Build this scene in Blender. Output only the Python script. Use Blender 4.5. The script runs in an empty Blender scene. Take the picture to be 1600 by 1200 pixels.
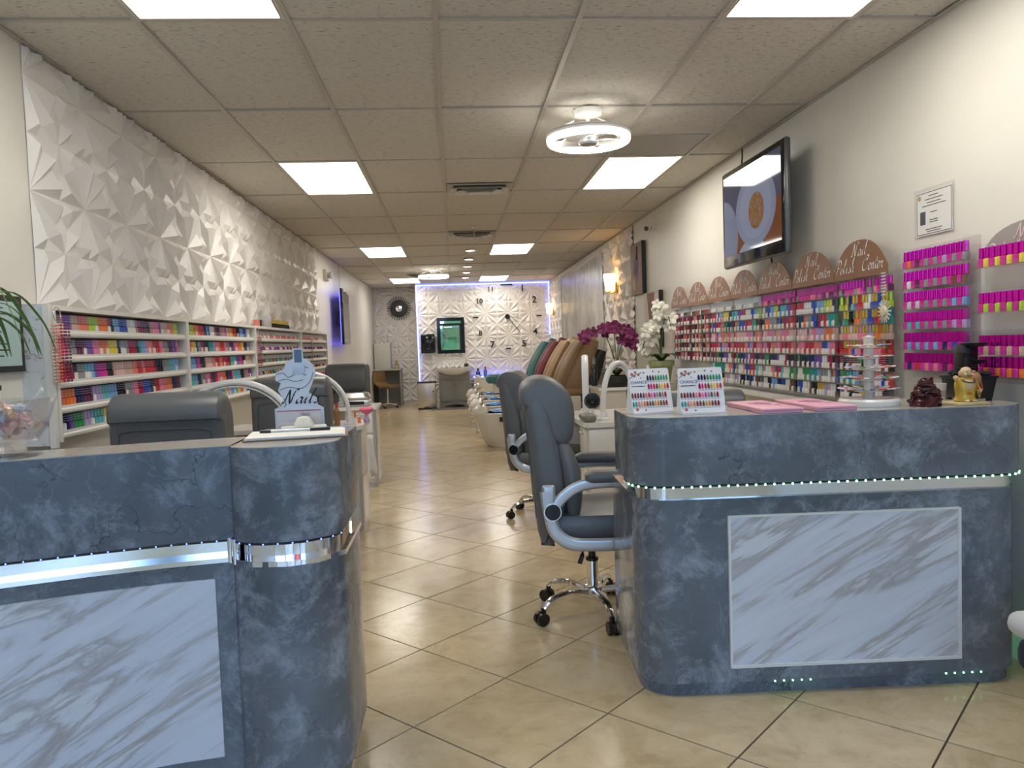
import bpy, bmesh, math, random
from mathutils import Vector, Matrix
PI = math.pi
random.seed(7)
SC = bpy.context.scene
COL = SC.collection
CEIL = 2.693
XL, XR = -1.81, 2.19          # side walls
YF, YB, YA = -1.6, 17.0, 18.1  # shop front, back wall, alcove back wall

# ------------------------------------------------------------------ camera
YAW, PITCH, ROLL = 0.07455, -0.0523, -0.03445
fw = Vector((math.sin(YAW)*math.cos(PITCH), math.cos(YAW)*math.cos(PITCH), math.sin(PITCH)))
r0 = Vector((math.cos(YAW), -math.sin(YAW), 0)); u0 = r0.cross(fw)
rr = r0*math.cos(ROLL) + u0*math.sin(ROLL); uu = u0*math.cos(ROLL) - r0*math.sin(ROLL)
cam = bpy.data.cameras.new('camera'); cam.sensor_width = 36; cam.lens = 36*1201.7/1600; cam.clip_start = .05
co = bpy.data.objects.new('camera', cam); COL.objects.link(co)
M = Matrix((rr, uu, -fw)).transposed().to_4x4(); M.translation = (0, 0, 1.325)
co.matrix_world = M
SC.camera = co

# ------------------------------------------------------------------ world (overcast daylight through the shop front)
w = bpy.data.worlds.new('world'); SC.world = w; w.use_nodes = True
bg = w.node_tree.nodes['Background']
bg.inputs[0].default_value = (0.40, 0.62, 1.0, 1); bg.inputs[1].default_value = 5.0
SC.view_settings.view_transform = 'Standard'; SC.view_settings.look = 'None'
SC.view_settings.gamma = 1; SC.view_settings.use_curve_mapping = False
SC.view_settings.exposure = 0.16
SC.cycles.transparent_max_bounces = 32
PANEL_E = 9.0      # strength of the ceiling troffers

# ------------------------------------------------------------------ materials
MATS = {}
def mat(name, col=(.8,.8,.8), rough=.5, metal=0, emit=None, es=0, alpha=None, coat=0, spec=.5, trans=0, sheen=0):
    if name in MATS: return MATS[name]
    m = bpy.data.materials.new(name); m.use_nodes = True
    b = m.node_tree.nodes['Principled BSDF']
    b.inputs['Base Color'].default_value = (*col, 1); b.inputs['Roughness'].default_value = rough
    b.inputs['Metallic'].default_value = metal; b.inputs['Specular IOR Level'].default_value = spec
    b.inputs['Coat Weight'].default_value = coat; b.inputs['Transmission Weight'].default_value = trans
    if emit: b.inputs['Emission Color'].default_value = (*emit, 1); b.inputs['Emission Strength'].default_value = es
    m.diffuse_color = (*col, 1)
    MATS[name] = m
    return m
def nt(m): return m.node_tree.nodes, m.node_tree.links, m.node_tree.nodes['Principled BSDF']
def coords(n, l, kind='Object', scale=(1,1,1), rot=(0,0,0)):
    t = n.new('ShaderNodeTexCoord'); mp = n.new('ShaderNodeMapping')
    mp.inputs['Scale'].default_value = scale; mp.inputs['Rotation'].default_value = rot
    l.new(t.outputs[kind], mp.inputs[0]); return mp.outputs[0]
def noise(n, l, v, scale, detail=4, rough=.5, dist=0):
    t = n.new('ShaderNodeTexNoise'); t.inputs['Scale'].default_value = scale; t.inputs['Detail'].default_value = detail
    t.inputs['Roughness'].default_value = rough; t.inputs['Distortion'].default_value = dist
    l.new(v, t.inputs['Vector']); return t.outputs['Fac']
def ramp(n, l, fac, stops):
    r = n.new('ShaderNodeValToRGB'); e = r.color_ramp.elements
    while len(e) < len(stops): e.new(.5)
    for i, (p, c) in enumerate(stops): e[i].position = p; e[i].color = (*c, 1) if len(c) == 3 else c
    l.new(fac, r.inputs[0]); return r.outputs[0]
def mix(n, l, fac, a, b, blend='MIX'):
    x = n.new('ShaderNodeMix'); x.data_type = 'RGBA'; x.blend_type = blend
    if isinstance(fac, (int, float)): x.inputs[0].default_value = fac
    else: l.new(fac, x.inputs[0])
    for s, v in ((6, a), (7, b)):
        if isinstance(v, tuple): x.inputs[s].default_value = (*v, 1)
        else: l.new(v, x.inputs[s])
    return x.outputs[2]
def bump(n, l, b, h, strength=.3, dist=.01):
    x = n.new('ShaderNodeBump'); x.inputs['Strength'].default_value = strength; x.inputs['Distance'].default_value = dist
    l.new(h, x.inputs['Height']); l.new(x.outputs[0], b.inputs['Normal'])

def m_paint(name, col, rough=.5, bs=.08):
    m = mat(name, col, rough); n, l, b = nt(m); v = coords(n, l)
    f = noise(n, l, v, 3, 3); l.new(mix(n, l, f, tuple(c*.96 for c in col), tuple(min(1, c*1.03) for c in col)), b.inputs['Base Color'])
    bump(n, l, b, noise(n, l, v, 120, 3), bs, .004); return m
def m_leather(name, col, rough=.38):
    m = mat(name, col, rough); n, l, b = nt(m); v = coords(n, l)
    vo = n.new('ShaderNodeTexVoronoi'); vo.inputs['Scale'].default_value = 260; l.new(v, vo.inputs['Vector'])
    f = noise(n, l, v, 9, 4); l.new(mix(n, l, f, tuple(c*.86 for c in col), tuple(min(1, c*1.12) for c in col)), b.inputs['Base Color'])
    bump(n, l, b, vo.outputs['Distance'], .12, .002); return m
def m_marble_dark():
    m = mat('grey_stone_laminate', (.12,.13,.15), .15); n, l, b = nt(m); v = coords(n, l)
    big = noise(n, l, v, 2.6, 8, .62, .5)
    base = ramp(n, l, big, [(.28,(.080,.092,.112)),(.5,(.128,.145,.172)),(.68,(.18,.20,.235)),(.85,(.26,.285,.33))])
    cl = noise(n, l, v, 5.5, 12, .78, .35)
    c2 = mix(n, l, ramp(n, l, cl, [(.50,(0,0,0)),(.70,(.9,.9,.9))]), base, (.40,.44,.52))
    # pale streaks and dark cracks
    v3 = coords(n, l, 'Object', (1.0,1.0,1.0), (.3,.5,.6))
    st = noise(n, l, v3, 2.2, 9, .68, 1.1)
    c3 = mix(n, l, ramp(n, l, st, [(.488,(0,0,0)),(.5,(.22,.22,.22)),(.512,(0,0,0))]), c2, (.42,.45,.50))
    vo = n.new('ShaderNodeTexVoronoi'); vo.feature = 'DISTANCE_TO_EDGE'; vo.inputs['Scale'].default_value = 2.3
    wp = n.new('ShaderNodeVectorMath'); wp.operation = 'ADD'
    nn = n.new('ShaderNodeTexNoise'); nn.inputs['Scale'].default_value = 4; nn.inputs['Detail'].default_value = 6; l.new(v, nn.inputs['Vector'])
    sc_ = n.new('ShaderNodeVectorMath'); sc_.operation = 'SCALE'; sc_.inputs[3].default_value = .5; l.new(nn.outputs['Color'], sc_.inputs[0])
    l.new(v, wp.inputs[0]); l.new(sc_.outputs[0], wp.inputs[1]); l.new(wp.outputs[0], vo.inputs['Vector'])
    cr = ramp(n, l, vo.outputs['Distance'], [(0,(.8,.8,.8)),(.002,(.6,.6,.6)),(.005,(0,0,0))])
    cm = n.new('ShaderNodeMath'); cm.operation = 'MULTIPLY'; l.new(cr, cm.inputs[0]); l.new(ramp(n, l, noise(n, l, v, 3.1, 2), [(.52,(0,0,0)),(.62,(1,1,1))]), cm.inputs[1])
    l.new(mix(n, l, cm.outputs[0], c3, (.02,.022,.026)), b.inputs['Base Color'])
    return m
def m_marble_white():
    m = mat('white_marble_panel', (.8,.8,.82), .12); n, l, b = nt(m)
    v = coords(n, l, 'Object', (1,1,1), (0, .5, 0))
    mp = n.new('ShaderNodeMapping'); mp.inputs['Scale'].default_value = (.7, 3, 5.5); l.new(v, mp.inputs[0])
    a = noise(n, l, mp.outputs[0], 1.6, 7, .6, .6)
    c = ramp(n, l, a, [(.38,(.72,.74,.80)),(.5,(.66,.68,.74)),(.56,(.46,.43,.43)),(.60,(.70,.71,.74)),(.8,(.8,.81,.83))])
    mp2 = n.new('ShaderNodeMapping'); mp2.inputs['Scale'].default_value = (.9, 4, 16); l.new(v, mp2.inputs[0])
    a2 = noise(n, l, mp2.outputs[0], 1.5, 5, .6, .4)
    l.new(mix(n, l, ramp(n, l, a2, [(.56,(0,0,0)),(.66,(.75,.75,.75)),(.72,(.1,.1,.1))]), c, (.42,.37,.36)), b.inputs['Base Color']); return m
def m_tile():
    m = mat('beige_porcelain', (.5,.4,.26), .16); n, l, b = nt(m)
    oi = n.new('ShaderNodeObjectInfo'); v = coords(n, l)
    ad = n.new('ShaderNodeVectorMath'); ad.operation = 'ADD'; l.new(v, ad.inputs[0])
    cb = n.new('ShaderNodeCombineXYZ'); l.new(oi.outputs['Random'], cb.inputs[2]); sc_ = n.new('ShaderNodeVectorMath'); sc_.operation = 'SCALE'; sc_.inputs[3].default_value = 9
    l.new(cb.outputs[0], sc_.inputs[0]); l.new(sc_.outputs[0], ad.inputs[1])
    f = noise(n, l, ad.outputs[0], 3.2, 8, .65, .7); f2 = noise(n, l, ad.outputs[0], 16, 6, .7, .5)
    c = ramp(n, l, f, [(.25,(.45,.345,.20)),(.5,(.61,.48,.30)),(.75,(.72,.59,.40))])
    l.new(mix(n, l, ramp(n, l, f2, [(.5,(0,0,0)),(.8,(.5,.5,.5))]), c, (.36,.27,.16)), b.inputs['Base Color'])
    rg = n.new('ShaderNodeMapRange'); rg.inputs[3].default_value = .13; rg.inputs[4].default_value = .24; l.new(f2, rg.inputs[0]); l.new(rg.outputs[0], b.inputs['Roughness'])
    return m
def m_ceil():
    m = mat('fissured_ceiling_tile', (.62,.59,.53), .9); n, l, b = nt(m); v = coords(n, l, 'Object', (24, 85, 38))
    f = noise(n, l, v, 1.3, 5, .65, .8)
    k = ramp(n, l, f, [(.33,(0,0,0)),(.43,(1,1,1))])
    l.new(mix(n, l, k, (.30,.28,.25), (.66,.62,.55)), b.inputs['Base Color']); bump(n, l, b, k, .6, .004); return m
def m_glass_sheet(name, tint=(.97,.98,1), fac=.1, rough=.02):
    m = bpy.data.materials.new(name); m.use_nodes = True; n, l = m.node_tree.nodes, m.node_tree.links; n.clear()
    o = n.new('ShaderNodeOutputMaterial'); mx = n.new('ShaderNodeMixShader'); t = n.new('ShaderNodeBsdfTransparent'); g = n.new('ShaderNodeBsdfGlossy')
    t.inputs[0].default_value = (*tint, 1); g.inputs['Roughness'].default_value = rough; mx.inputs[0].default_value = fac
    l.new(t.outputs[0], mx.inputs[1]); l.new(g.outputs[0], mx.inputs[2]); l.new(mx.outputs[0], o.inputs[0]); MATS[name] = m; return m
def m_by_color(name, src, rough=.25, stripes=False):
    m = mat(name, (.5,.5,.5), rough); n, l, b = nt(m)
    if src == 'obj': c = n.new('ShaderNodeObjectInfo').outputs['Color']
    else:
        a = n.new('ShaderNodeVertexColor'); a.layer_name = 'Col'; c = a.outputs[0]
    if stripes:
        v = coords(n, l); s = n.new('ShaderNodeSeparateXYZ'); l.new(v, s.inputs[0])
        q = n.new('ShaderNodeMath'); q.operation = 'MULTIPLY'; q.inputs[1].default_value = 620; l.new(s.outputs[2], q.inputs[0])
        q2 = n.new('ShaderNodeMath'); q2.operation = 'SINE'; l.new(q.outputs[0], q2.inputs[0])
        c = mix(n, l, ramp(n, l, q2.outputs[0], [(.3,(0,0,0)),(.6,(.25,.25,.25))]), c, (.85,.85,.85))
    l.new(c, b.inputs['Base Color']); return m
WALL = m_paint('cream_wall_paint', (.74,.715,.65), .38)
WHITEP = m_paint('white_relief_panel', (.80,.77,.74), .42, .02)
STONE = m_marble_dark(); MARBLE = m_marble_white(); TILE = m_tile(); CT = m_ceil()
GROUT = m_paint('dark_grout', (.10,.075,.06), .9)
TEE = mat('ceiling_tee_metal', (.50,.47,.42), .5)
CHROME = mat('chrome', (.85,.86,.88), .06, 1)
SILVER = mat('silver_plastic', (.55,.57,.60), .3, .6)
STEEL = mat('brushed_steel', (.50,.48,.45), .32, 1)
BLACK = mat('black_plastic', (.012,.012,.013), .35)
GLOSSBLACK = mat('gloss_black', (.008,.008,.01), .08)
RUBBER = mat('black_rubber', (.02,.02,.02), .7)
WHITE = mat('white_gloss', (.80,.79,.76), .18)
WHITEM = mat('white_matte', (.80,.79,.77), .55)
PAPER = mat('paper', (.85,.84,.81), .8)
GREY = m_leather('grey_leather', (.115,.122,.130), .36)
ACRYL = m_glass_sheet('clear_acrylic', (.985,.99,.99), .06, .06)
GLASS = m_glass_sheet('window_glass', (.94,.97,.97), .07, 0)
INK = mat('black_ink', (.015,.015,.018), .5)

# ------------------------------------------------------------------ mesh builder
class MB:
    def __init__(s): s.v = []; s.f = []; s.sm = []
    def add(s, v, f, smooth=False, M=None):
        o = len(s.v); s.v += [tuple(M @ Vector(p)) if M else tuple(p) for p in v]
        s.f += [tuple(i+o for i in q) for q in f]; s.sm += [smooth]*len(f); return s
    def box(s, x0, x1, y0, y1, z0, z1, M=None):
        return s.add([(x0,y0,z0),(x1,y0,z0),(x1,y1,z0),(x0,y1,z0),(x0,y0,z1),(x1,y0,z1),(x1,y1,z1),(x0,y1,z1)],
            [(0,3,2,1),(4,5,6,7),(0,1,5,4),(1,2,6,5),(2,3,7,6),(3,0,4,7)], False, M)
    def rbox(s, x0, x1, y0, y1, z0, z1, r=.01, seg=2, M=None):
        bm = bmesh.new(); bmesh.ops.create_cube(bm, size=1)
        for q in bm.verts: q.co = Vector(((x0+x1)/2+q.co.x*(x1-x0), (y0+y1)/2+q.co.y*(y1-y0), (z0+z1)/2+q.co.z*(z1-z0)))
        r = min(r, .49*min(x1-x0, y1-y0, z1-z0))
        bmesh.ops.bevel(bm, geom=bm.edges[:], offset=r, segments=seg, profile=.5, affect='EDGES')
        bm.verts.index_update(); s.add([q.co[:] for q in bm.verts], [tuple(q.index for q in f.verts) for f in bm.faces], True, M); bm.free(); return s
    def lathe(s, prof, n=16, M=None, smooth=True, cap=True):
        v = []; f = []
        for (r, z) in prof:
            for i in range(n): a = 2*PI*i/n; v.append((r*math.cos(a), r*math.sin(a), z))
        for k in range(len(prof)-1):
            for i in range(n): j = (i+1) % n; f.append((k*n+i, k*n+j, (k+1)*n+j, (k+1)*n+i))
        if cap: f.append(tuple(range(n-1, -1, -1))); f.append(tuple((len(prof)-1)*n+i for i in range(n)))
        return s.add(v, f, smooth, M)
    def cyl(s, p, q, r, n=12, r2=None, smooth=True):
        p, q = Vector(p), Vector(q); d = q-p; M = d.to_track_quat('Z', 'Y').to_matrix().to_4x4(); M.translation = p
        return s.lathe([(r,0),(r if r2 is None else r2, d.length)], n, M, smooth)
    def ball(s, c, r, n=12, sz=(1,1,1), M=None):
        pr = [(max(1e-4, math.sin(PI*k/(n//2))), -math.cos(PI*k/(n//2))) for k in range(n//2+1)]
        T = Matrix.Translation(c) @ Matrix.Diagonal((r*sz[0], r*sz[1], r*sz[2], 1)); T = M @ T if M else T
        return s.lathe(pr, n, T)
    def tube(s, pts, r, n=8, closed=False, flat=None):
        P = [Vector(p) for p in pts]; m = len(P); v = []; f = []; up = None
        for i, p in enumerate(P):
            t = (P[(i+1) % m]-P[i-1]) if closed else (P[min(i+1, m-1)]-P[max(i-1, 0)])
            t.normalize()
            if up is None: up = Vector((0,0,1)) if abs(t.z) < .9 else Vector((1,0,0))
            a = up-t*up.dot(t)
            if a.length < 1e-5: a = t.orthogonal()
            a.normalize(); up = a; b = t.cross(a)
            ri = r[i] if isinstance(r, (list, tuple)) else r
            for k in range(n):
                g = 2*PI*k/n; ka, kb = (flat or (1, 1)); v.append(tuple(p + a*math.cos(g)*ri*ka + b*math.sin(g)*ri*kb))
        for i in range(m if closed else m-1):
            for k in range(n): j = (k+1) % n; i2 = (i+1) % m; f.append((i*n+k, i*n+j, i2*n+j, i2*n+k))
        if not closed: f.append(tuple(range(n-1, -1, -1))); f.append(tuple((m-1)*n+k for k in range(n)))
        return s.add(v, f, True)
    def prism(s, out, a0, a1, axis='z', M=None, smooth=False):
        n = len(out); mp = {'z': lambda p, h: (p[0],p[1],h), 'y': lambda p, h: (p[0],h,p[1]), 'x': lambda p, h: (h,p[0],p[1])}[axis]
        v = [mp(p, a0) for p in out]+[mp(p, a1) for p in out]
        s.add(v, [tuple(range(n-1,-1,-1)), tuple(range(n,2*n))], False, M)
        return s.add(v, [(i,(i+1)%n,n+(i+1)%n,n+i) for i in range(n)], smooth, M)
    def loft(s, rings, cap=True, smooth=True):
        n = len(rings[0]); v = [p for r in rings for p in r]; f = []
        for k in range(len(rings)-1):
            for i in range(n): j = (i+1) % n; f.append((k*n+i, k*n+j, (k+1)*n+j, (k+1)*n+i))
        if cap: f.append(tuple(range(n-1,-1,-1))); f.append(tuple((len(rings)-1)*n+i for i in range(n)))
        return s.add(v, f, smooth)
    def mesh(s, name):
        me = bpy.data.meshes.new(name); me.from_pydata(s.v, [], s.f); me.update()
        bm = bmesh.new(); bm.from_mesh(me); bmesh.ops.recalc_face_normals(bm, faces=bm.faces[:]); bm.to_mesh(me); bm.free()
        if len(me.polygons) == len(s.sm): me.polygons.foreach_set('use_smooth', s.sm)
        if any(s.sm):
            try: me.set_sharp_from_angle(angle=math.radians(38))
            except Exception: pass
        return me
    def build(s, name, m, parent=None, loc=None):
        return link(name, s.mesh(name), m, parent, loc)
def link(name, me, m, parent=None, loc=None):
    if m and not me.materials: me.materials.append(m)
    o = bpy.data.objects.new(name, me); COL.objects.link(o)
    if parent: o.parent = parent
    if loc: o.location = loc
    return o
def tag(o, label, cat, group=None):
    o['label'] = label; o['category'] = cat
    if group: o['group'] = group
    return o
def thing(name, label, cat, loc=(0,0,0), rz=0, group=None):
    o = bpy.data.objects.new(name, None); COL.objects.link(o); o.empty_display_size = .1
    o.location = loc; o.rotation_euler = (0,0,rz); return tag(o, label, cat, group)
def struct(o): o['kind'] = 'structure'; return o
def dup(root, loc, rz, label=None, group=None):
    r = root.copy(); COL.objects.link(r); r.location = loc; r.rotation_euler = (0,0,rz)
    if label: r['label'] = label
    if group: r['group'] = group
    for ch in list(root.children):
        c = ch.copy(); COL.objects.link(c); c.parent = r
        for g in list(ch.children):
            d = g.copy(); COL.objects.link(d); d.parent = c
    return r
def text_mesh(body, size, depth=.001, bold=0, shear=0, align='CENTER'):
    cu = bpy.data.curves.new('lettering', 'FONT'); cu.body = body; cu.size = size; cu.extrude = depth; cu.offset = bold; cu.shear = shear
    cu.align_x = align; cu.align_y = 'CENTER'; cu.resolution_u = 3
    o = bpy.data.objects.new('lettering', cu); COL.objects.link(o)
    dg = bpy.context.evaluated_depsgraph_get(); dg.update()
    me = bpy.data.meshes.new_from_object(o.evaluated_get(dg)); bpy.data.objects.remove(o); me.materials.clear(); return me
def text(name, body, size, m, parent, loc, rot, depth=.001, bold=0, shear=0, align='CENTER'):
    o = link(name, text_mesh(body, size, depth, bold, shear, align), m, parent, loc); o.rotation_euler = rot; return o
def arc(cx, cy, r, a0, a1, n): return [(cx+r*math.cos(a0+(a1-a0)*i/n), cy+r*math.sin(a0+(a1-a0)*i/n)) for i in range(n+1)]
def rrect(x0, x1, y0, y1, r, n=5):
    return arc(x1-r,y0+r,r,-PI/2,0,n)+arc(x1-r,y1-r,r,0,PI/2,n)+arc(x0+r,y1-r,r,PI/2,PI,n)+arc(x0+r,y0+r,r,PI,1.5*PI,n)
def smooth_path(pts, k=6):
    P = [Vector(p) for p in pts]; out = []
    for i in range(len(P)-1):
        a, b, c, d = P[max(i-1,0)], P[i], P[i+1], P[min(i+2,len(P)-1)]
        for j in range(k):
            t = j/k; out.append(.5*((2*b)+(c-a)*t+(2*a-5*b+4*c-d)*t*t+(3*b-a-3*c+d)*t**3))
    out.append(P[-1]); return out
# calligraphic stroke lettering (broad nib held at an angle)
GL = {
 'N': [[(0,.1),(.06,0),(.14,.15),(.28,.75),(.34,1),(.36,.9),(.46,.3),(.56,0),(.62,.2),(.72,.8),(.86,1.05),(.98,.98)]],
 'P': [[(.12,-.02),(.2,.1),(.36,.6),(.46,1)],[(.1,.72),(.2,.95),(.5,1.06),(.78,.9),(.7,.58),(.42,.46),(.3,.52)]],
 'C': [[(.78,.78),(.86,.95),(.7,1.05),(.4,.86),(.16,.45),(.18,.1),(.42,0),(.7,.14),(.86,.34)],[(.52,.7),(.62,.82),(.72,.72),(.6,.6)]],
 'a': [[(.42,.38),(.3,.45),(.1,.3),(.06,.08),(.18,0),(.34,.14),(.46,.42),(.4,.14),(.44,0),(.6,.12)]],
 'i': [[(0,.12),(.18,.42),(.12,.12),(.16,0),(.32,.12)],[(.22,.6),(.25,.66)]],
 'l': [[(0,.12),(.22,.6),(.34,1),(.26,1.02),(.14,.5),(.1,.1),(.16,0),(.32,.12)]],
 'o': [[(.3,.42),(.12,.34),(.06,.1),(.18,0),(.34,.12),(.38,.34),(.28,.42),(.36,.3),(.52,.32)]],
 's': [[(0,.1),(.2,.3),(.26,.46),(.28,.25),(.3,.08),(.16,0),(.06,.06)],[(.2,.02),(.44,.12)]],
 'h': [[(0,.12),(.22,.6),(.34,1),(.24,1),(.12,.4),(.04,0)],[(.06,.12),(.22,.4),(.34,.42),(.3,.14),(.36,0),(.52,.12)]],
 'e': [[(.04,.16),(.24,.24),(.32,.38),(.2,.44),(.08,.24),(.1,.04),(.22,0),(.42,.12)]],
 'n': [[(.02,.3),(.1,.42),(.06,.02)],[(.07,.14),(.24,.42),(.34,.38),(.3,.12),(.36,0),(.52,.12)]],
 't': [[(.04,.12),(.2,.5),(.28,.8)],[(.24,.64),(.12,.14),(.18,0),(.34,.12)],[(.06,.5),(.36,.54)]],
 'r': [[(0,.1),(.14,.44),(.2,.36),(.34,.4),(.28,.12),(.34,0),(.5,.12)]],
}
ADV = dict(N=.95,P=.72,C=.9,a=.56,i=.38,l=.36,o=.46,s=.4,h=.46,e=.38,n=.48,t=.3,r=.46)
def script_mesh(mb, txt, x, z, size, nib=.05, M=None, shear=.15):
    a = Vector((.8, .6)).normalized()*nib*size
    for ch in txt:
        if ch == ' ': x += .35*size; continue
        for st in GL[ch]:
            p = smooth_path([(q[0]+shear*q[1], q[1], 0) for q in st], 5)
            v = []; f = []
            for q in p:
                X, Z = x+q.x*size, z+q.y*size; v += [(X-a.x, Z-a.y, 0), (X+a.x, Z+a.y, 0)]
            for i in range(len(p)-1): f.append((2*i, 2*i+2, 2*i+3, 2*i+1))
            o = len(mb.v); mb.add(v, f, False, M)
        x += ADV[ch]*size
    return x
def script_width(txt, size): return sum(.35*size if c == ' ' else ADV[c]*size for c in txt)
# ================================================================== the room shell
def clip(poly, x0, x1, y0, y1):
    for ax, lim, sg in ((0,x0,1),(0,x1,-1),(1,y0,1),(1,y1,-1)):
        out = []
        for i in range(len(poly)):
            a, b = poly[i-1], poly[i]; da, db = sg*(a[ax]-lim), sg*(b[ax]-lim)
            if (da >= 0) != (db >= 0):
                t = da/(da-db); out.append((a[0]+(b[0]-a[0])*t, a[1]+(b[1]-a[1])*t))
            if db >= 0: out.append(b)
        poly = out
        if len(poly) < 3: return []
    return poly
floor = struct(MB().box(XL-.1, XR+.1, YF-.1, YA+.1, -.15, -.005).build('floor', GROUT))
S_, TH, FX, FY = .48656, -PI/4, -.18883, 3.33062
ca, sa = math.cos(TH)*S_, math.sin(TH)*S_
far = MB(); nt_ = 0
for i in range(-45, 46):
    for j in range(-45, 46):
        h = .5-.0035/S_
        c = (FX+(i+.5)*ca-(j+.5)*sa, FY+(i+.5)*sa+(j+.5)*ca)
        if not (XL-.5 < c[0] < XR+.5 and YF-.5 < c[1] < YA+.5): continue
        q = [(c[0]+u*ca-v*sa, c[1]+u*sa+v*ca) for u, v in ((-h,-h),(h,-h),(h,h),(-h,h))]
        for R in ((XL, XR, YF, YB), (XL, -.78, YB+.001, YA)):
            p = clip(q, *R)
            if not p: continue
            if R[3] == YB and c[1] < 12.2 and c[1] > .2:
                MB().prism([(x-c[0], y-c[1]) for x, y in p], -.0055, 0).build('floor_tile', TILE, floor, (c[0], c[1], 0)); nt_ += 1
            else: far.prism(p, -.0055, 0)
o = far.build('floor_tiles_beyond', TILE, floor); o['kind'] = 'stuff'

ceiling = struct(MB().box(XL-.1, XR+.1, YF-.1, YA+.1, CEIL+.06, CEIL+.16).build('ceiling', WHITEM))
GX0, GY0, GW, GD = -.02168, 3.32183, .6096, 1.2192
xs = [XL]+[GX0+k*GW for k in range(-2, 4)]+[XR]
ys = [YF]+[GY0+j*GD for j in range(-3, 13) if GY0+j*GD < YA-.1]+[YA]
LIGHTS = {(-2,-1),(2,-1),(-2,2),(2,2),(-2,6),(1,6),(-2,10),(1,10)}
TILEP = mat('plain_vinyl_tile', (.40,.38,.35), .5)
for a in range(len(xs)-1):
    for b in range(len(ys)-1):
        ci, rj = a-3, b-4
        if (ci, rj) in LIGHTS: continue
        x0, x1, y0, y1 = xs[a]+.004, xs[a+1]-.004, ys[b]+.004, ys[b+1]-.004
        if x1-x0 < .05: continue
        cx, cy = (x0+x1)/2, (y0+y1)/2
        if (ci, rj) == (2, 1):      # half of this bay is a smooth replacement piece
            MB().box(x0-cx, x1-cx, y0-cy, .04, 0, .014).build('ceiling_tile', CT, ceiling, (cx, cy, CEIL+.012))
            MB().box(x0-cx, x1-cx, .045, y1-cy, 0, .014).build('ceiling_tile', TILEP, ceiling, (cx, cy, CEIL+.008)); continue
        MB().box(x0-cx, x1-cx, y0-cy, y1-cy, 0, .014).build('ceiling_tile', CT, ceiling, (cx, cy, CEIL+random.choice((.007,.009,.012))))
for x in xs[1:-1]: MB().box(-.012, .012, YF, YA, 0, .03).build('grid_runner', TEE, ceiling, (x, 0, CEIL))
for b, y in enumerate(ys[1:-1]): MB().box(XL, XR, -.0105, .0105, .0015, .03).build('grid_cross_tee', TEE, ceiling, (0, y, CEIL))
for x, s in ((XL, 1), (XR, -1)): MB().box(min(0, s*.022), max(0, s*.022), YF, YA, 0, .006).build('edge_angle', TEE, ceiling, (x, 0, CEIL-.002))

# walls
struct(MB().box(XL-.12, XL, YF-.12, YA+.12, -.02, CEIL+.05).build('wall_left', WALL))
wl = bpy.data.objects['wall_left']
wr = struct(MB().box(XR, XR+.12, YF-.12, YA+.12, -.02, CEIL+.05).build('wall_right', WALL))
wb = struct(MB().box(-.78, XR, YB, YB+.1, -.02, CEIL+.05).box(-.78, -.70, YB+.1, YA, -.02, CEIL+.05).build('wall_back', WHITEP))
wa = struct(MB().box(XL, -.78, YA, YA+.1, -.02, CEIL+.05).build('wall_alcove', WHITEP))
# relief panel: eight-fold star at every corner, .5 m pitch
def relief(W=.5, D=.042, flipx=False):
    O = [((0,0),0),((.5,0),.05),((.5,.5),.3),((.41,.085),.95),((.5,.16),.1),((.39,.255),.05),((.33,.33),1.0)]
    T = [(0,1,3),(1,4,3),(0,3,5),(3,4,5),(5,4,2),(0,5,6),(5,2,6)]
    mb = MB()
    for tr in range(8):
        def P(p):
            x, y = p[0]
            if tr & 4: x, y = y, x
            if tr & 1: x = 1-x
            if tr & 2: y = 1-y
            return (x*W, y*W, p[1]*D)
        for t in T: mb.add([P(O[k]) for k in t], [(0,1,2)])
    return mb
rp = relief().mesh('relief_panel'); rp.materials.append(WHITEP)
me2 = rp
bmx = bmesh.new(); bmx.from_mesh(rp)
for fc in bmx.faces:
    if fc.normal.z < 0: fc.normal_flip()
bmx.to_mesh(rp); bmx.free()
def cut_relief(u0, u1, v0, v1):
    bm = bmesh.new(); bm.from_mesh(rp)
    for co_, no in (((u0,0,0),(-1,0,0)),((u1,0,0),(1,0,0)),((0,v0,0),(0,-1,0)),((0,v1,0),(0,1,0))):
        bmesh.ops.bisect_plane(bm, geom=bm.verts[:]+bm.edges[:]+bm.faces[:], plane_co=co_, plane_no=no, clear_outer=True)
    me = bpy.data.meshes.new('relief_panel'); bm.to_mesh(me); bm.free(); me.materials.append(WHITEP); return me
def panels(parent, org, du, n, u0, u1, v0, v1, pu, pv, W=.5):
    """tile a wall rectangle u0..u1, v0..v1 (metres along du and up) with panels; star nodes at pu, pv"""
    N = Vector(n); U = Vector(du); Rm = Matrix((U, Vector((0,0,1)), N)).transposed().to_4x4()
    if U.cross(Vector((0,0,1))).dot(N) < 0: raise ValueError
    i = math.floor((u0-pu)/W)
    cache = {}
    while pu+i*W < u1-1e-4:
        j = math.floor((v0-pv)/W)
        while pv+j*W < v1-1e-4:
            a, b = pu+i*W, pv+j*W
            k = (round(max(0,u0-a),4), round(min(W,u1-a),4), round(max(0,v0-b),4), round(min(W,v1-b),4))
            if k[1]-k[0] > .01 and k[3]-k[2] > .01:
                if k not in cache: cache[k] = rp if k == (0,W,0,W) else cut_relief(*k)
                o = link('relief_panel', cache[k], None, parent)
                Mx = Rm.copy(); Mx.translation = Vector(org)+U*a+Vector((0,0,b)); o.matrix_basis = Mx
            j += 1
        i += 1
panels(wl, (XL+.002,0,0), (0,1,0), (1,0,0), 3.53, 10.53, 1.555, CEIL-.012, .03, .065)
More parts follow.
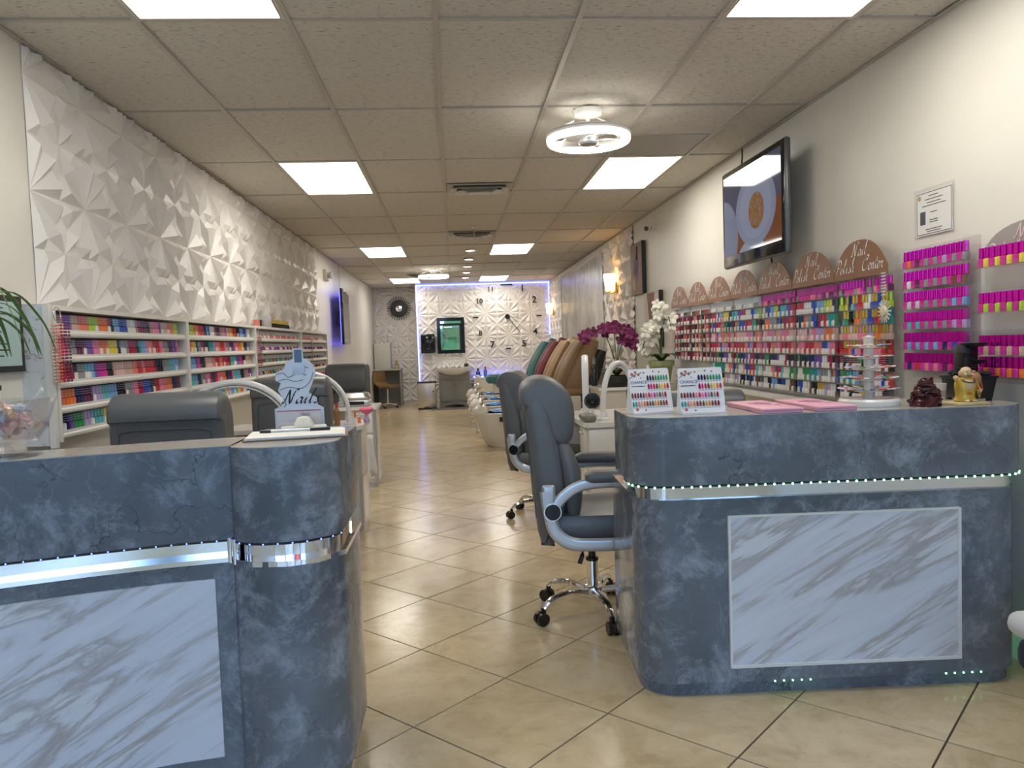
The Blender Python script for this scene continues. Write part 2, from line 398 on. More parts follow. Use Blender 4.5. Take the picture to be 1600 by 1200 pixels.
panels(wb, (0,YB-.002,0), (1,0,0), (0,-1,0), -.75, XR-.03, .05, CEIL-.03, -.265, .02)
panels(wa, (0,YA-.002,0), (1,0,0), (0,-1,0), XL+.02, -.80, .05, CEIL-.02, -.29, .06)
panels(wr, (XR-.002,0,0), (0,-1,0), (-1,0,0), -10.88, -9.1, .65, CEIL-.02, .02, .065)
panels(wr, (XR-.002,0,0), (0,-1,0), (-1,0,0), -16.95, -15.2, .55, CEIL-.02, .02, .065)
# stone wallpaper bay on the right wall with a white top moulding
m = mat('silver_wallpaper', (.4,.4,.38), .3); n, l, b = nt(m); v = coords(n, l, 'Object', (1, 1.2, .9))
f1 = noise(n, l, v, 2.2, 8, .65, 1.2)
cc = ramp(n, l, f1, [(.3,(.16,.155,.14)),(.45,(.36,.35,.32)),(.6,(.55,.54,.50)),(.75,(.42,.33,.19)),(.9,(.6,.58,.54))]); l.new(cc, b.inputs['Base Color'])
tp = MB().box(XR-.02, XR, 10.95, 15.12, .55, 2.58).build('wallpaper_panel', m, wr)
tr = struct(MB().box(XR-.06, XR, 10.93, 15.15, 2.58, 2.62).box(XR-.045, XR, 10.93, 15.15, 2.62, 2.66).box(XR-.03, XR, 15.12, 15.16, .5, 2.58).build('trim_1', WHITE))
struct(MB().box(XR-.02, XR, 7.5, 16.9, 0, .1).build('baseboard_right', WHITEM))
struct(MB().box(XL, XL+.015, 10.6, 18.05, 0, .1).build('baseboard_left', WHITEM))
struct(MB().box(-.70, -.6, YB-.02, YB, 0, .05).box(-.6, XR-.03, YB-.018, YB, 0, .05).build('baseboard_back', WHITEM))

# shop front behind the viewer: aluminium frames and glass
ALU = mat('bronze_aluminium', (.06,.05,.045), .35, .7)
def window(nm, x0, x1, z0, z1):
    fr = struct(MB().box(x0,x0+.05,YF-.08,YF,z0,z1).box(x1-.05,x1,YF-.08,YF,z0,z1).box(x0+.05,x1-.05,YF-.08,YF,z1-.05,z1).box(x0+.05,x1-.05,YF-.08,YF,z0,z0+.05).build(nm, ALU))
    MB().box(x0+.05,x1-.05,YF-.046,YF-.04,z0+.05,z1-.05).build('pane', GLASS, fr); return fr
window('window_1', XL, -.62, .25, 2.3); window('window_2', .36, 1.28, .25, 2.3); window('window_3', 1.28, XR, .25, 2.3)
window('door_1', -.62, .36, 0, 2.3)
MB().tube([(.24,YF+.05,.85),(.24,YF+.05,1.25)], .014).box(.23,.25,YF,YF+.05,.88,.9).box(.23,.25,YF,YF+.05,1.2,1.22).build('door_handle', STEEL, bpy.data.objects['door_1'])
window('window_4', XL, XR, 2.3, CEIL-.02)
struct(MB().box(XL, -.62, YF-.1, YF, 0, .25).box(.36, XR, YF-.1, YF, 0, .25).build('wall_front', WALL))
struct(MB().box(-40, 40, -60, YF-.15, -.3, -.06).build('ground', m_paint('pavement', (.33,.32,.30), .9)))
HG = mat('hedge_green', (.06,.12,.03), .8); mbh = MB(); rh = random.Random(2)  # unseen greenery, added outside so the wall mirror reflects something darker
for i in range(90): mbh.ball((rh.uniform(-14,14), -15+rh.uniform(-.6,.6), rh.uniform(.3,2.6)), rh.uniform(.5,.9), 8)
tag(mbh.build('added_hedge', HG), 'unseen green bushes added outside to darken the mirror reflection', 'added_hedge')
sg = thing('open_sign', 'lit open sign hung in the shop window', 'sign', (.82, YF+.02, 1.75))
t_ = text('lettering', 'OPEN', .2, mat('red_neon', (.8,.1,.1), .4, emit=(1,.15,.1), es=2), sg, (0,.012,0), (PI/2,0,PI), .004, .004)
t_.rotation_euler = (PI/2,0,0)
MB().tube([(x,.008,z) for x, z in rrect(-.36,.36,-.15,.15,.12)], .012, 8, True).build('border_tube', mat('blue_neon', (.1,.2,.9), .4, emit=(.2,.4,1), es=2), sg)
MB().box(-.38,.38,-.005,.003,-.17,.17).build('backing', BLACK, sg)

# ------------------------------------------------------------------ ceiling fittings
DIFF = mat('troffer_diffuser', (.9,.9,.85), .5, emit=(1,.95,.85), es=PANEL_E)
k = 0
proto = None
ORD = {(-2,-1):'over the left counter, nearest the shop front', (2,-1):'over the right counter, nearest the shop front', (-2,2):'beside the star relief wall', (2,2):'beside the ring fan light near the television',
       (-2,6):'past the end of the star relief wall', (1,6):'next to the second air vent', (-2,10):'in front of the alcove', (1,10):'over the blue lit back wall'}
for (c, r) in sorted(LIGHTS):
    x, y = GX0+(c+.5)*GW, GY0+(r+.5)*GD
    if proto is None:
        proto = thing('ceiling_light', '', 'ceiling light', (x,y,CEIL), 0, 'recessed ceiling light panels')
        w2, d2 = GW/2-.014, GD/2-.014
        MB().box(-w2,w2,-d2,d2,.006,.012).build('diffuser', DIFF, proto)
        MB().box(-w2,w2,-d2,-d2+.012,.0,.03).box(-w2,w2,d2-.012,d2,.0,.03).box(-w2,-w2+.012,-d2+.012,d2-.012,.0,.03).box(w2-.012,w2,-d2+.012,d2-.012,.0,.03).build('frame', TEE, proto)
        o = proto
    else: o = dup(proto, (x,y,CEIL), 0)
    o['label'] = 'flat rectangular white ceiling light panel '+ORD[(c, r)]
def vent(x, y, lab, w=.56, d=.34):
    t = thing('air_vent', lab, 'vent', (x,y,CEIL), 0, 'ceiling air vents')
    MB().box(-w/2,w/2,-d/2,d/2,-.004,.0).build('face_plate', TEE, t)
    MB().box(-w/2+.06,w/2-.06,-d/2+.05,d/2-.05,-.006,-.003).build('opening', mat('vent_dark', (.06,.05,.045), .9), t)
    for s in (0, 1, 2):
        a, b_ = w/2-.035-.06*s, d/2-.03-.05*s; a2, b2 = a-.045, b_-.035; z0, z1 = -.012-.006*s, -.034-.008*s
        MB().loft([[(-a2,-b2,z0),(a2,-b2,z0),(a2,b2,z0),(-a2,b2,z0)],[(-a,-b_,z1),(a,-b_,z1),(a,b_,z1),(-a,b_,z1)],[(-a+.004,-b_+.004,z1),(a-.004,-b_+.004,z1),(a-.004,b_-.004,z1),(-a+.004,b_-.004,z1)],[(-a2+.004,-b2+.004,z0),(a2-.004,-b2+.004,z0),(a2-.004,b2-.004,z0),(-a2+.004,b2-.004,z0)]], False, False).build('louvre', mat('vent_metal', (.72,.69,.63), .4), t)
    MB().rbox(-.09,.09,-.035,.035,-.056,-.04,.003).build('centre_plate', MATS['vent_metal'], t)
    return t
vent(.28, 6.78, 'square louvred ceiling air vent between the two big light panels')
vent(.28, 9.55, 'louvred ceiling air vent before the row of downlights')
vent(-.55, 14.9, 'louvred ceiling air vent beside the far ring light')
t = thing('sprinkler', 'thin sprinkler rod hanging from the ceiling by the second vent', 'sprinkler', (.29, 9.0, CEIL))
MB().cyl((0,0,-.02),(0,0,0),.03).build('escutcheon', WHITEM, t); MB().cyl((0,0,-.1),(0,0,-.02),.006).ball((0,0,-.105),.014).build('head', SILVER, t)
def ring_light(x, y, z, R, lab, e=14):
    t = thing('ring_fan_light', lab, 'ceiling fan', (x,y,z), 0, 'ring fan lights')
    hz = CEIL-z
    rp_ = [(R*math.cos(2*PI*i/48), R*math.sin(2*PI*i/48), 0) for i in range(48)]
    MB().tube(rp_, .026, 10, True, (1.0,.55)).build('led_ring', mat('led_white', (.9,.9,.9), .5, emit=(1,.95,.85), es=e), t)
    MB().tube([(p[0]*1.0,p[1]*1.0,.024) for p in rp_], .018, 8, True).build('rim', WHITE, t)
    MB().lathe([(.02,hz-.03),(.08,hz-.028),(.09,hz-.01),(.09,hz)], 24).cyl((0,0,.06),(0,0,hz-.02),.012,10).build('canopy', WHITE, t)
    MB().lathe([(.05,-.03),(.06,-.02),(.06,.03),(.03,.09)], 20).build('motor', SILVER, t)
    for q in range(5):
        a = 2*PI*q/5
        bl = MB().loft([[(.05+u*(R-.09), s*(.02+.045*math.sin(PI*min(1,u*1.1+.1))), .0+s*.012+e_) for s, e_ in ((-1,-.002),(1,-.002),(1,.002),(-1,.002))] for u in (0,.25,.5,.75,1)]).build('blade', mat('clear_blade', (.75,.73,.72), .2), t)
        bl.rotation_euler = (0,0,a)
    for q in range(4):
        a = 2*PI*q/4+.4
        MB().tube([(R*math.cos(a),R*math.sin(a),.03),(.1*math.cos(a),.1*math.sin(a),.1)], .006, 6).build('strut', WHITE, t)
    return t
ring_light(.85, 4.60, CEIL-.17, .235, 'round ceiling fan light with glowing ring near the wall television')
ring_light(-.30, 13.9, CEIL-.12, .26, 'round ceiling fan light with glowing ring in front of the back wall')
pr = None
for i, y in enumerate((9.79, 11.19, 12.33, 13.45, 14.54, 15.64)):
    if pr is None:
        pr = thing('downlight', '', 'downlight', (.3,y,CEIL), 0, 'row of round downlights')
        MB().lathe([(.09,0),(.09,-.008),(.07,-.012),(.06,-.006)], 20).build('trim_ring', WHITE, pr)
        MB().lathe([(.062,-.0115),(.062,-.007)], 20).build('lens', mat('downlight_lens', (.9,.9,.9), .4, emit=(1,.92,.8), es=12), pr); o = pr
    else: o = dup(pr, (.3,y,CEIL), 0)
    o['label'] = ('first','second','third','fourth','fifth','sixth')[i]+' round ceiling downlight in the row leading to the back wall'
# ================================================================== reception counters
def offset_in(out, d):   # shrink a CCW outline by d
    n = len(out); res = []
    for i in range(n):
        p0, p1, p2 = Vector(out[i-1]), Vector(out[i]), Vector(out[(i+1)%n])
        e1, e2 = (p1-p0).normalized(), (p2-p1).normalized()
        n1, n2 = Vector((-e1.y, e1.x)), Vector((-e2.y, e2.x)); b = (n1+n2)
        if b.length < 1e-6: b = n1
        b.normalize(); c = max(.35, b.dot(n1)); res.append(tuple(p1+b*d/c))
    return res
LEDG = mat('green_led', (.3,1,.5), .4, emit=(.25,1,.45), es=6)
LEDB = mat('blue_led', (.2,.3,1), .4, emit=(.12,.2,1), es=4)
def bulbs(path, step, z, r, name, m, parent, flat=1):
    """a bead every step along a polyline"""
    L = [0]
    for a, b in zip(path, path[1:]): L.append(L[-1]+(Vector(b)-Vector(a)).length)
    d = step/2
    me = MB().ball((0,0,0), r, 8).mesh(name)
    while d < L[-1]:
        i = max(k for k in range(len(L)-1) if L[k] <= d); t = (d-L[i])/(L[i+1]-L[i])
        p = Vector(path[i]).lerp(Vector(path[i+1]), t); link(name, me, m, parent, (p.x, p.y, z)); d += step
# ---- right counter
W_ = 1.475
rc = thing('reception_counter', 'grey stone counter with rounded ends, green led line and nail sample cards on top', 'counter', (.632, 2.715, 0), math.radians(-3))
up = arc(.13,.13,.13,PI,1.5*PI,8)+arc(W_-.13,.13,.13,1.5*PI,2*PI,8)+[(W_,.42),(0,.42)]
lo = arc(.15,.15,.13,PI,1.5*PI,8)+arc(W_-.15,.15,.13,1.5*PI,2*PI,8)+[(W_-.02,.60),(.02,.60)]
lo = [(x, y) for x, y in lo]
MB().prism(up, .79, 1.0375, smooth=True).build('upper_block', STONE, rc)
MB().prism(offset_in(up, .002), 1.0375, 1.040, smooth=True).build('counter_top', mat('pale_counter_top', (.42,.40,.36), .12), rc)
MB().prism(offset_in(up, .028), .73, .79, smooth=True).build('chrome_band', CHROME, rc)
MB().prism(offset_in(lo, -.006), .05, .735, smooth=True).build('lower_block', STONE, rc)
MB().prism(offset_in(lo, .012), .0, .045, smooth=True).build('plinth', STONE, rc)
MB().prism(offset_in(lo, .02), .045, .05, smooth=True).build('plinth_gap', BLACK, rc)
mp = MB().box(.345, 1.19, .004, .014, .115, .668).build('marble_panel', MARBLE, rc)
MB().box(.34,.348,.0,.014,.108,.672).box(1.187,1.197,-.003,.014,.108,.672).box(.348,1.187,-.003,.014,.108,.118).box(.348,1.187,0,.014,.666,.672).build('panel_trim', WHITE, mp)
fr = [(x, y) for x, y in up[:-2]]
st = MB().tube([(x, y-.0 if 0 else y, .786) for x, y in offset_in(up, .004)[:-2]], .004, 6).build('led_strip', BLACK, rc)
bulbs([(x, y, 0) for x, y in offset_in(up, -.001)[:-2]], .0335, .784, .0042, 'led_bulb', LEDG, st)
st2 = MB().tube([(x, y, .048) for x, y in offset_in(lo, .004)[:-2]], .003, 6).build('led_strip', BLACK, rc)
bulbs([(.49,.013,0),(.66,.013,0)], .033, .048, .0035, 'led_bulb', LEDG, st2)
bulbs([(1.13,.013,0),(1.30,.013,0)], .033, .048, .0035, 'led_bulb', LEDG, st2)
bulbs([(W_-.005,.2,0),(W_-.005,.6,0)], .05, .05, .008, 'led_bulb', LEDG, st2)
# ---- left counter: straight-ish wing with a rounded pillar end
lc = thing('reception_counter', 'grey stone counter with a rounded pillar end and blue led line under the clipboard', 'counter', (0,0,0))
wing_f = [(-1.80,1.93),(-1.55,2.06),(-1.25,2.20),(-1.06,2.262),(-.87,2.312),(-.67,2.345)]
def wing(d, dep): return [(x, y+d) for x, y in wing_f]+[(-.67, 2.345+dep), (-.87,2.312+dep), (-1.25,2.20+dep), (-1.80,1.93+dep)]
pil_f = [(-.682,2.40),(-.680,2.345),(-.66,2.302),(-.62,2.274),(-.57,2.262),(-.51,2.262),(-.455,2.275),(-.41,2.30),(-.375,2.335),(-.36,2.375)]
def pillar(back): return pil_f+[(-.36,back),(-.682,back)]
def pair(nm, w, p, z0, z1, m, sm=True): return MB().prism(w, z0, z1, smooth=sm).build('wing_'+nm, m, lc), MB().prism(p, z0, z1, smooth=sm).build('pillar_'+nm, m, lc)
CTOP = MATS['pale_counter_top']
pair('upper_block', wing(0,.24), pillar(2.80), .77, 1.0475, STONE)
pair('top', wing(.002,.236), offset_in(pillar(2.80), .002), 1.0475, 1.05, CTOP)
w_, p_ = pair('chrome_band', wing(.03,.24), offset_in(pillar(2.78), .026), .715, .77, CHROME)
pair('lower_block', wing(.0,.6), offset_in(pillar(2.72), -.004), .05, .715, STONE)
pair('plinth', wing(.02,.6), offset_in(pillar(2.72), .012), .0, .05, STONE)
MB().prism([(-.685,2.4),(-.66,2.30),(-.6,2.262),(-.5,2.252),(-.42,2.28),(-.35,2.36),(-.35,2.74),(-.685,2.74)], .700, .7155, smooth=True).build('chrome_lip', CHROME, lc)
MB().prism([(x, y-.012) for x, y in wing_f]+[(-.69,2.4),(-1.8,2.1)], .702, .7155, smooth=True).build('chrome_lip', CHROME, lc)
st3 = MB().tube([(x, y-.001, .766) for x, y in wing_f], .004, 6).build('led_strip', BLACK, lc)
bulbs([(x, y-.004, 0) for x, y in wing_f], .042, .766, .0026, 'led_bulb', LEDB, st3)
st4 = MB().tube([(x, y, .766) for x, y in offset_in(pillar(2.8), .002)[1:-2]], .004, 6).build('led_strip', BLACK, lc)
bulbs([(x, y, 0) for x, y in offset_in(pillar(2.8), -.002)[1:-2]], .042, .766, .0026, 'led_bulb', LEDB, st4)
MB().tube([(-.688,2.335,.70),(-.688,2.335,.775)], .009, 10).tube([(-.668,2.31,.70),(-.668,2.31,.775)], .007, 10).build('chrome_post', CHROME, lc)
MB().prism([(-1.78,1.925),(-1.55,2.05),(-1.25,2.19),(-1.06,2.252),(-.87,2.302),(-.735,2.324),(-.735,2.35),(-1.25,2.23),(-1.78,1.96)], .11, .655).build('marble_panel', MARBLE, lc)

# clipboard with sign-in sheet and pen on the left counter
cb = thing('clipboard', 'brown clipboard with a white sheet lying on the pillar of the left counter', 'clipboard', (-.515, 2.54, 1.05), math.radians(8))
MB().rbox(-.16,.16,-.115,.115,0,.004,.002).build('board', mat('clip_brown', (.20,.11,.07), .5), cb)
MB().box(-.155,.15,-.11,.105,.0042,.008).box(-.15,.145,-.112,.103,.008,.011).build('sheet', PAPER, cb)
MB().rbox(-.06,.09,.085,.125,.011,.022,.005).lathe([(.034,0),(.034,.008),(.02,.03),(.008,.034)], 14, Matrix.Translation((.015,.105,.02))).build('clip', mat('clip_cream', (.75,.72,.62), .4), cb)
pn = thing('pen', 'black and silver pen lying on the clipboard sheet', 'pen', (-.515, 2.565, 1.0665), math.radians(4))
MB().cyl((-.11,0,0),(-.03,0,0),.0045,10).cyl((-.03,0,0),(.05,0,0),.0045,10).build('barrel', mat('pen_silver', (.6,.62,.66), .3, .5), pn)
MB().cyl((.035,0,0),(.10,0,0),.0052,10).cyl((-.125,0,0),(-.09,0,0),.0052,10).build('cap', GLOSSBLACK, pn)
# cut-out hand sign "Nails"
ns = thing('nails_sign', 'white cut-out sign of a hand holding a polish bottle reading Nails', 'sign', (-.545, 2.735, 1.05), math.radians(-3))
SGN = mat('sign_paleblue', (.62,.68,.78), .3)
out = [(-.085,0),(.085,0),(.085,.075),(.065,.085),(.062,.11),(.035,.13),(.05,.165),(.062,.20),(.055,.225),(.035,.245),(.02,.25),(.02,.285),(-.012,.285),(-.014,.25),(-.04,.235),(-.045,.215),(-.075,.20),(-.078,.175),(-.06,.165),(-.07,.14),(-.055,.11),(-.06,.085),(-.085,.075)]
MB().prism(out, -.003, .003, 'y').build('cutout', SGN, ns)
mb = MB(); 
for st_ in ([(-.075,.195),(-.05,.2),(-.03,.185),(.0,.2),(.03,.19)],[(-.07,.172),(-.04,.178),(-.01,.17),(.02,.175)],[(-.065,.14),(-.035,.15),(.01,.145),(.04,.165),(.055,.2)],[(-.05,.11),(-.045,.09),(-.052,.08)],[(.0,.205),(.02,.22),(.04,.215)]):
    mb.tube([(x,-.0035,z) for x, z in [(q.x,q.y) for q in smooth_path([(a,b_,0) for a,b_ in st_])]], .0012, 5)
mb.build('outline', mat('sign_line', (.08,.09,.12), .5), ns)
MB().box(-.008,.017,-.005,-.003,.235,.28).build('bottle_cap', mat('sign_cap', (.10,.16,.26), .4), ns); MB().rbox(-.016,.026,-.005,-.003,.195,.236,.001).build('bottle_body', mat('sign_bottle', (.5,.6,.75), .3), ns)
mb = MB(); Rm = Matrix(((1,0,0,0),(0,0,-1,-.0045),(0,1,0,0),(0,0,0,1))); script_mesh(mb, 'Nails', -.058, .093, .048, .09, Rm, .3)
mb.build('lettering', INK, ns)
MB().box(-.078,.078,-.02,-.008,.004,.07).build('card_holder', ACRYL, ns); cd = MB().box(-.075,.075,-.0075,-.004,.004,.07).build('business_cards', mat('card_pink', (.75,.70,.72), .5), ns)
MB().box(-.076,.076,-.0085,-.0076,.066,.069).build('card_stripe', mat('card_red', (.35,.03,.08), .5), cd)
text('lettering', 'Nails', .016, mat('card_text', (.4,.1,.15), .5), cd, (.02,-.0086,.055), (PI/2,0,0), .0002, 0, .3)
MB().box(-.06,.06,-.0,.04,0,.004).build('foot', ACRYL, ns)
# candy bowl with wrapped sweets and tongs
BOWL = m_glass_sheet('bowl_acrylic', (.96,.96,.98), .16, .04)
cbw = thing('candy_bowl', 'clear footed acrylic bowl of wrapped candy on the left counter', 'bowl', (-1.30, 2.30, 1.05))
MB().lathe([(.10,0),(.10,.008),(.03,.012),(.025,.03),(.03,.04)], 24).build('foot', BOWL, cbw)
MB().loft([[(x,y,z) for x,y in rrect(-a,a,-a,a,.03,4)] for a,z in ((.075,.04),(.095,.08),(.115,.165))], False).loft([[(x,y,z) for x,y in rrect(-a,a,-a,a,.03,4)] for a,z in ((.112,.165),(.092,.08),(.072,.043))], False).build('bowl', BOWL, cbw)
CC = [(.75,.45,.45),(.8,.7,.7),(.85,.55,.35),(.55,.3,.4),(.5,.6,.75),(.85,.8,.75),(.7,.35,.5)]
for i, c in enumerate(CC): mat('wrap%d' % i, c, .25)
cm = MB().ball((0,0,0), .014, 8, (1.2,.9,.9)).loft([[(sx*(.016), .004*math.cos(q*PI/2), .004*math.sin(q*PI/2)) for q in range(4)]+[] for sx in (1,)]+[[(.03, .012*math.cos(q*PI/2), .012*math.sin(q*PI/2)) for q in range(4)]]).loft([[(-.016, .004*math.cos(q*PI/2), .004*math.sin(q*PI/2)) for q in range(4)], [(-.03, .012*math.cos(q*PI/2), .012*math.sin(q*PI/2)) for q in range(4)]])
cms = []
for i in range(len(CC)):
    me = cm.mesh('wrapped_candy'); me.materials.append(MATS['wrap%d' % i]); cms.append(me)
rnd = random.Random(3); CN = ['red','pale','orange','plum','blue','cream','pink']
for lay, (z, a, n_) in enumerate(((.072,.040,7),(.094,.050,9),(.116,.058,11),(.138,.060,10))):
    for q in range(n_):
        an = 2*PI*q/n_*1.0+lay; rd = a*(1 if q % 3 else .45); i = rnd.randrange(len(CC))
        o = link('wrapped_candy', cms[i], None, None, (-1.30+rd*math.cos(an), 2.30+rd*math.sin(an), 1.05+z)); o.rotation_euler = (rnd.uniform(-.5,.5), rnd.uniform(-.5,.5), rnd.uniform(0,6))
        tag(o, '%s foil wrapped candy in the clear bowl' % CN[i], 'candy', 'wrapped candies in the bowl')
tg = thing('tongs', 'white plastic tongs stuck in the candy bowl', 'tongs', (-1.22, 2.30, 1.17))
MB().tube([(-.05,0,-.02),(.0,.0,.03),(.04,0,.07)], .004, 8).tube([(-.05,.02,-.02),(.0,.02,.03),(.03,.02,.075)], .004, 8).build('arms', WHITE, tg)
# ================================================================== polish bottles
BODY_O = m_by_color('bottle_body', 'obj', .18); CAP_O = m_by_color('bottle_cap', 'obj', .22, True); CAPP_O = m_by_color('metallic_cap', 'obj', .2)
nt(CAPP_O)[2].inputs['Metallic'].default_value = .6
STUFFM = m_by_color('bottle_mix', 'attr', .2)
def body_mesh(w, d, h):
    mb = MB(); ch = .22*w
    o = [(-w/2+ch,-d/2),(w/2-ch,-d/2),(w/2,-d/2+ch),(w/2,d/2-ch),(w/2-ch,d/2),(-w/2+ch,d/2),(-w/2,d/2-ch),(-w/2,-d/2+ch)]
    mb.loft([[(x,y,0) for x,y in o],[(x,y,h*.88) for x,y in o],[(x*.5,y*.5,h) for x,y in o]], True, False); return mb
def cap_mesh(r, h, z): return MB().lathe([(r,z),(r*.92,z+h)], 8)
BM_ = body_mesh(.026,.026,.034).mesh('polish_bottle'); BM_.materials.append(BODY_O)
CM_ = cap_mesh(.0105,.036,.0342).mesh('cap'); CM_.materials.append(CAP_O)
CMM_ = cap_mesh(.0105,.040,.0342).mesh('cap'); CMM_.materials.append(CAPP_O)
BL_ = body_mesh(.030,.030,.036).mesh('polish_bottle'); BL_.materials.append(BODY_O)
CL_ = cap_mesh(.0135,.036,.0362).mesh('cap'); CL_.materials.append(CAP_O)
NAMED = {'red':(.55,.03,.04),'crimson':(.35,.01,.05),'pink':(.80,.22,.36),'pale pink':(.80,.50,.50),'magenta':(.62,.03,.32),'orange':(.80,.20,.04),'coral':(.78,.22,.16),'yellow':(.78,.62,.08),'lime':(.45,.62,.06),
 'green':(.05,.30,.10),'teal':(.03,.33,.32),'turquoise':(.12,.48,.52),'blue':(.03,.08,.42),'sky blue':(.20,.40,.68),'navy':(.015,.02,.10),'violet':(.20,.08,.38),'lilac':(.48,.36,.62),'plum':(.13,.02,.09),'black':(.012,.012,.014),
 'grey':(.28,.28,.29),'white':(.78,.77,.74),'nude':(.62,.42,.33),'brown':(.18,.07,.04),'gold':(.60,.40,.08),'silver':(.62,.63,.65)}
SB_V = {'right': ([], [], []), 'left': ([], [], [])}
def stuff_add(side, mesh, pos, c):
    V, F, C = SB_V[side]; o = len(V)
    for v in mesh.vertices: V.append((v.co.x+pos[0], v.co.y+pos[1], v.co.z+pos[2])); C.append(c)
    for p in mesh.polygons: F.append(tuple(o+i for i in p.vertices))
CNT = {}
def bottle(side, kind, pos, bc, cc, label, group, individual, rz=0):
    bm_, cm_ = {'duo': (BM_, CM_), 'metal': (BM_, CMM_), 'left': (BL_, CL_)}[kind]
    if not individual:
        stuff_add(side, bm_, pos, (*NAMED[bc], 1)); stuff_add(side, cm_, pos, (*NAMED[cc], 1)); return
    o = link('polish_bottle', bm_, None, None, pos); o.color = (*NAMED[bc], 1); o.rotation_euler = (0,0,rz); tag(o, label, 'nail polish', group)
    c = link('cap', cm_, None, o); c.color = (*NAMED[cc], 1)
ORDN = ['bottom','second','third','fourth','fifth','sixth','seventh','top']
R2 = random.Random(11)

# ---------------- right wall: seven clear racks with brown "Nail Polish Center" headers
BROWN = mat('brown_header', (.26,.115,.055), .35); HW = mat('header_white', (.85,.83,.80), .4)
RY0, RW = 3.59, .53
ROWZ = [.965+.0795*k for k in range(8)]
DARK = ['black','plum','navy','crimson','white','plum']; 
ROWPAL = [
 ['gold','black','brown','white','blue','navy','sky blue','black','white','lilac'],
 ['teal','green','white','turquoise','red','blue','coral','white','grey','sky blue'],
 ['plum','black','crimson','white','violet','navy','black','green','brown'],
 ['red','pink','coral','crimson','pink','lilac','blue','coral','red'],
 ['pale pink','coral','pink','nude','orange','lilac','pink','pale pink'],
 ['navy','black','green','teal','red','crimson','blue','grey','orange'],
 ['yellow','lime','sky blue','blue','white','red','violet','turquoise','navy'],
 ['magenta']*6]
def runs(pal, n, rnd, lo=1, hi=3):
    out = []
    i = rnd.randrange(len(pal))
    while len(out) < n: out += [pal[i % len(pal)]]*rnd.randint(lo, hi); i += 1
    return out[:n]
HEADT = MB()
for q, (txt, zz, sz) in enumerate((('Nail', .100, .066), ('Polish', .020, .070), ('Center', .020, .070))):
    xw = script_width(txt, sz)
    x = {0: -xw/2, 1: -.245, 2: .225-xw}[q]
    script_mesh(HEADT, txt, x, zz, sz, .075, None, .22)
WHO = ['beside the magenta rack','second from the magenta rack','third from the magenta rack','fourth from the magenta rack','fifth from the magenta rack','second from the white orchid','beside the white orchid']
for r in range(7):
    y0, y1 = RY0+r*RW, RY0+(r+1)*RW; yc = (y0+y1)/2
    rk = thing('polish_rack', 'clear acrylic polish rack with brown arched header, '+WHO[r], 'rack', (XR, yc, .92), 0, 'polish racks with brown headers')
    h = RW/2-.004
    MB().box(-.004,-.001,-h,h,0,.70).build('back_panel', ACRYL, rk)
    hd = [(-h,.685),(h,.685),(h,.73)]+[(h*(1-i/10), .73+.148*(1-abs(1-i/10)**2.5)) for i in range(1,20)]+[(-h,.73)]
    hdr = MB().prism(hd, -.082, -.078, 'x').build('header', BROWN, rk)
    tx = MB(); tx.v = [(-.0835, -v[0]*1.0, .698+v[1]) for v in HEADT.v]; tx.f = HEADT.f; tx.sm = HEADT.sm
    tx.build('lettering', HW, hdr)
    for sgn in (-1, 1): MB().box(-.08,-.004,sgn*h-.002,sgn*h+.002,0,.70).build('side_panel', ACRYL, rk)
    for z in ROWZ:
        sh = MB().box(-.078,-.004,-h+.003,h-.003,z-.92-.005,z-.92-.001).build('shelf', ACRYL, rk)
        MB().box(-.08,-.078,-h+.003,h-.003,z-.92-.006,z-.92+.013).build('lip', ACRYL, sh)
    MB().box(-.09,-.004,-h,h,-.02,.012).build('ledge', mat('white_ledge', (.74,.72,.68), .3), rk)
    for k, z in enumerate(ROWZ):
        if r >= 5 and k < 2: continue
        n_ = 16
        cols = runs(ROWPAL[k], n_, R2)
        if k == 7: cols = ['magenta']*n_ if r < 3 else (runs(['white','silver','grey'], n_, R2) if r < 5 else runs(['crimson','brown','black','white'], n_, R2))
        for b_ in range(n_):
            if R2.random() < .03: continue
            y = y0+.028+b_*(RW-.056)/(n_-1); bc = cols[b_]; cc = bc; kind = 'duo'
            if k == 7 and r < 3: kind = 'metal'; cc = 'magenta'; bc = R2.choice(['magenta','magenta','plum','grey','pink'])
            elif r == 0 and 3 <= k <= 6: kind = 'metal'; cc = 'gold' if b_ % 3 else bc; bc = bc
            elif k == 7: kind = 'metal'; cc = 'silver'
            elif r >= 5: cc = R2.choice(['crimson','brown','plum','coral','nude','black']); bc = 'white' if b_ % 3 else cc
            elif b_ % 2 == 1 or R2.random() < .12: bc = 'white'
            ind = r < 1
            lab = '%s polish bottle with %s cap, %s shelf of brown header rack' % (bc, cc, ORDN[k]) if ind else ''
            bottle('right', kind, (XR-.052, y, z), bc, cc, lab, 'polish bottles in the brown header racks', ind)
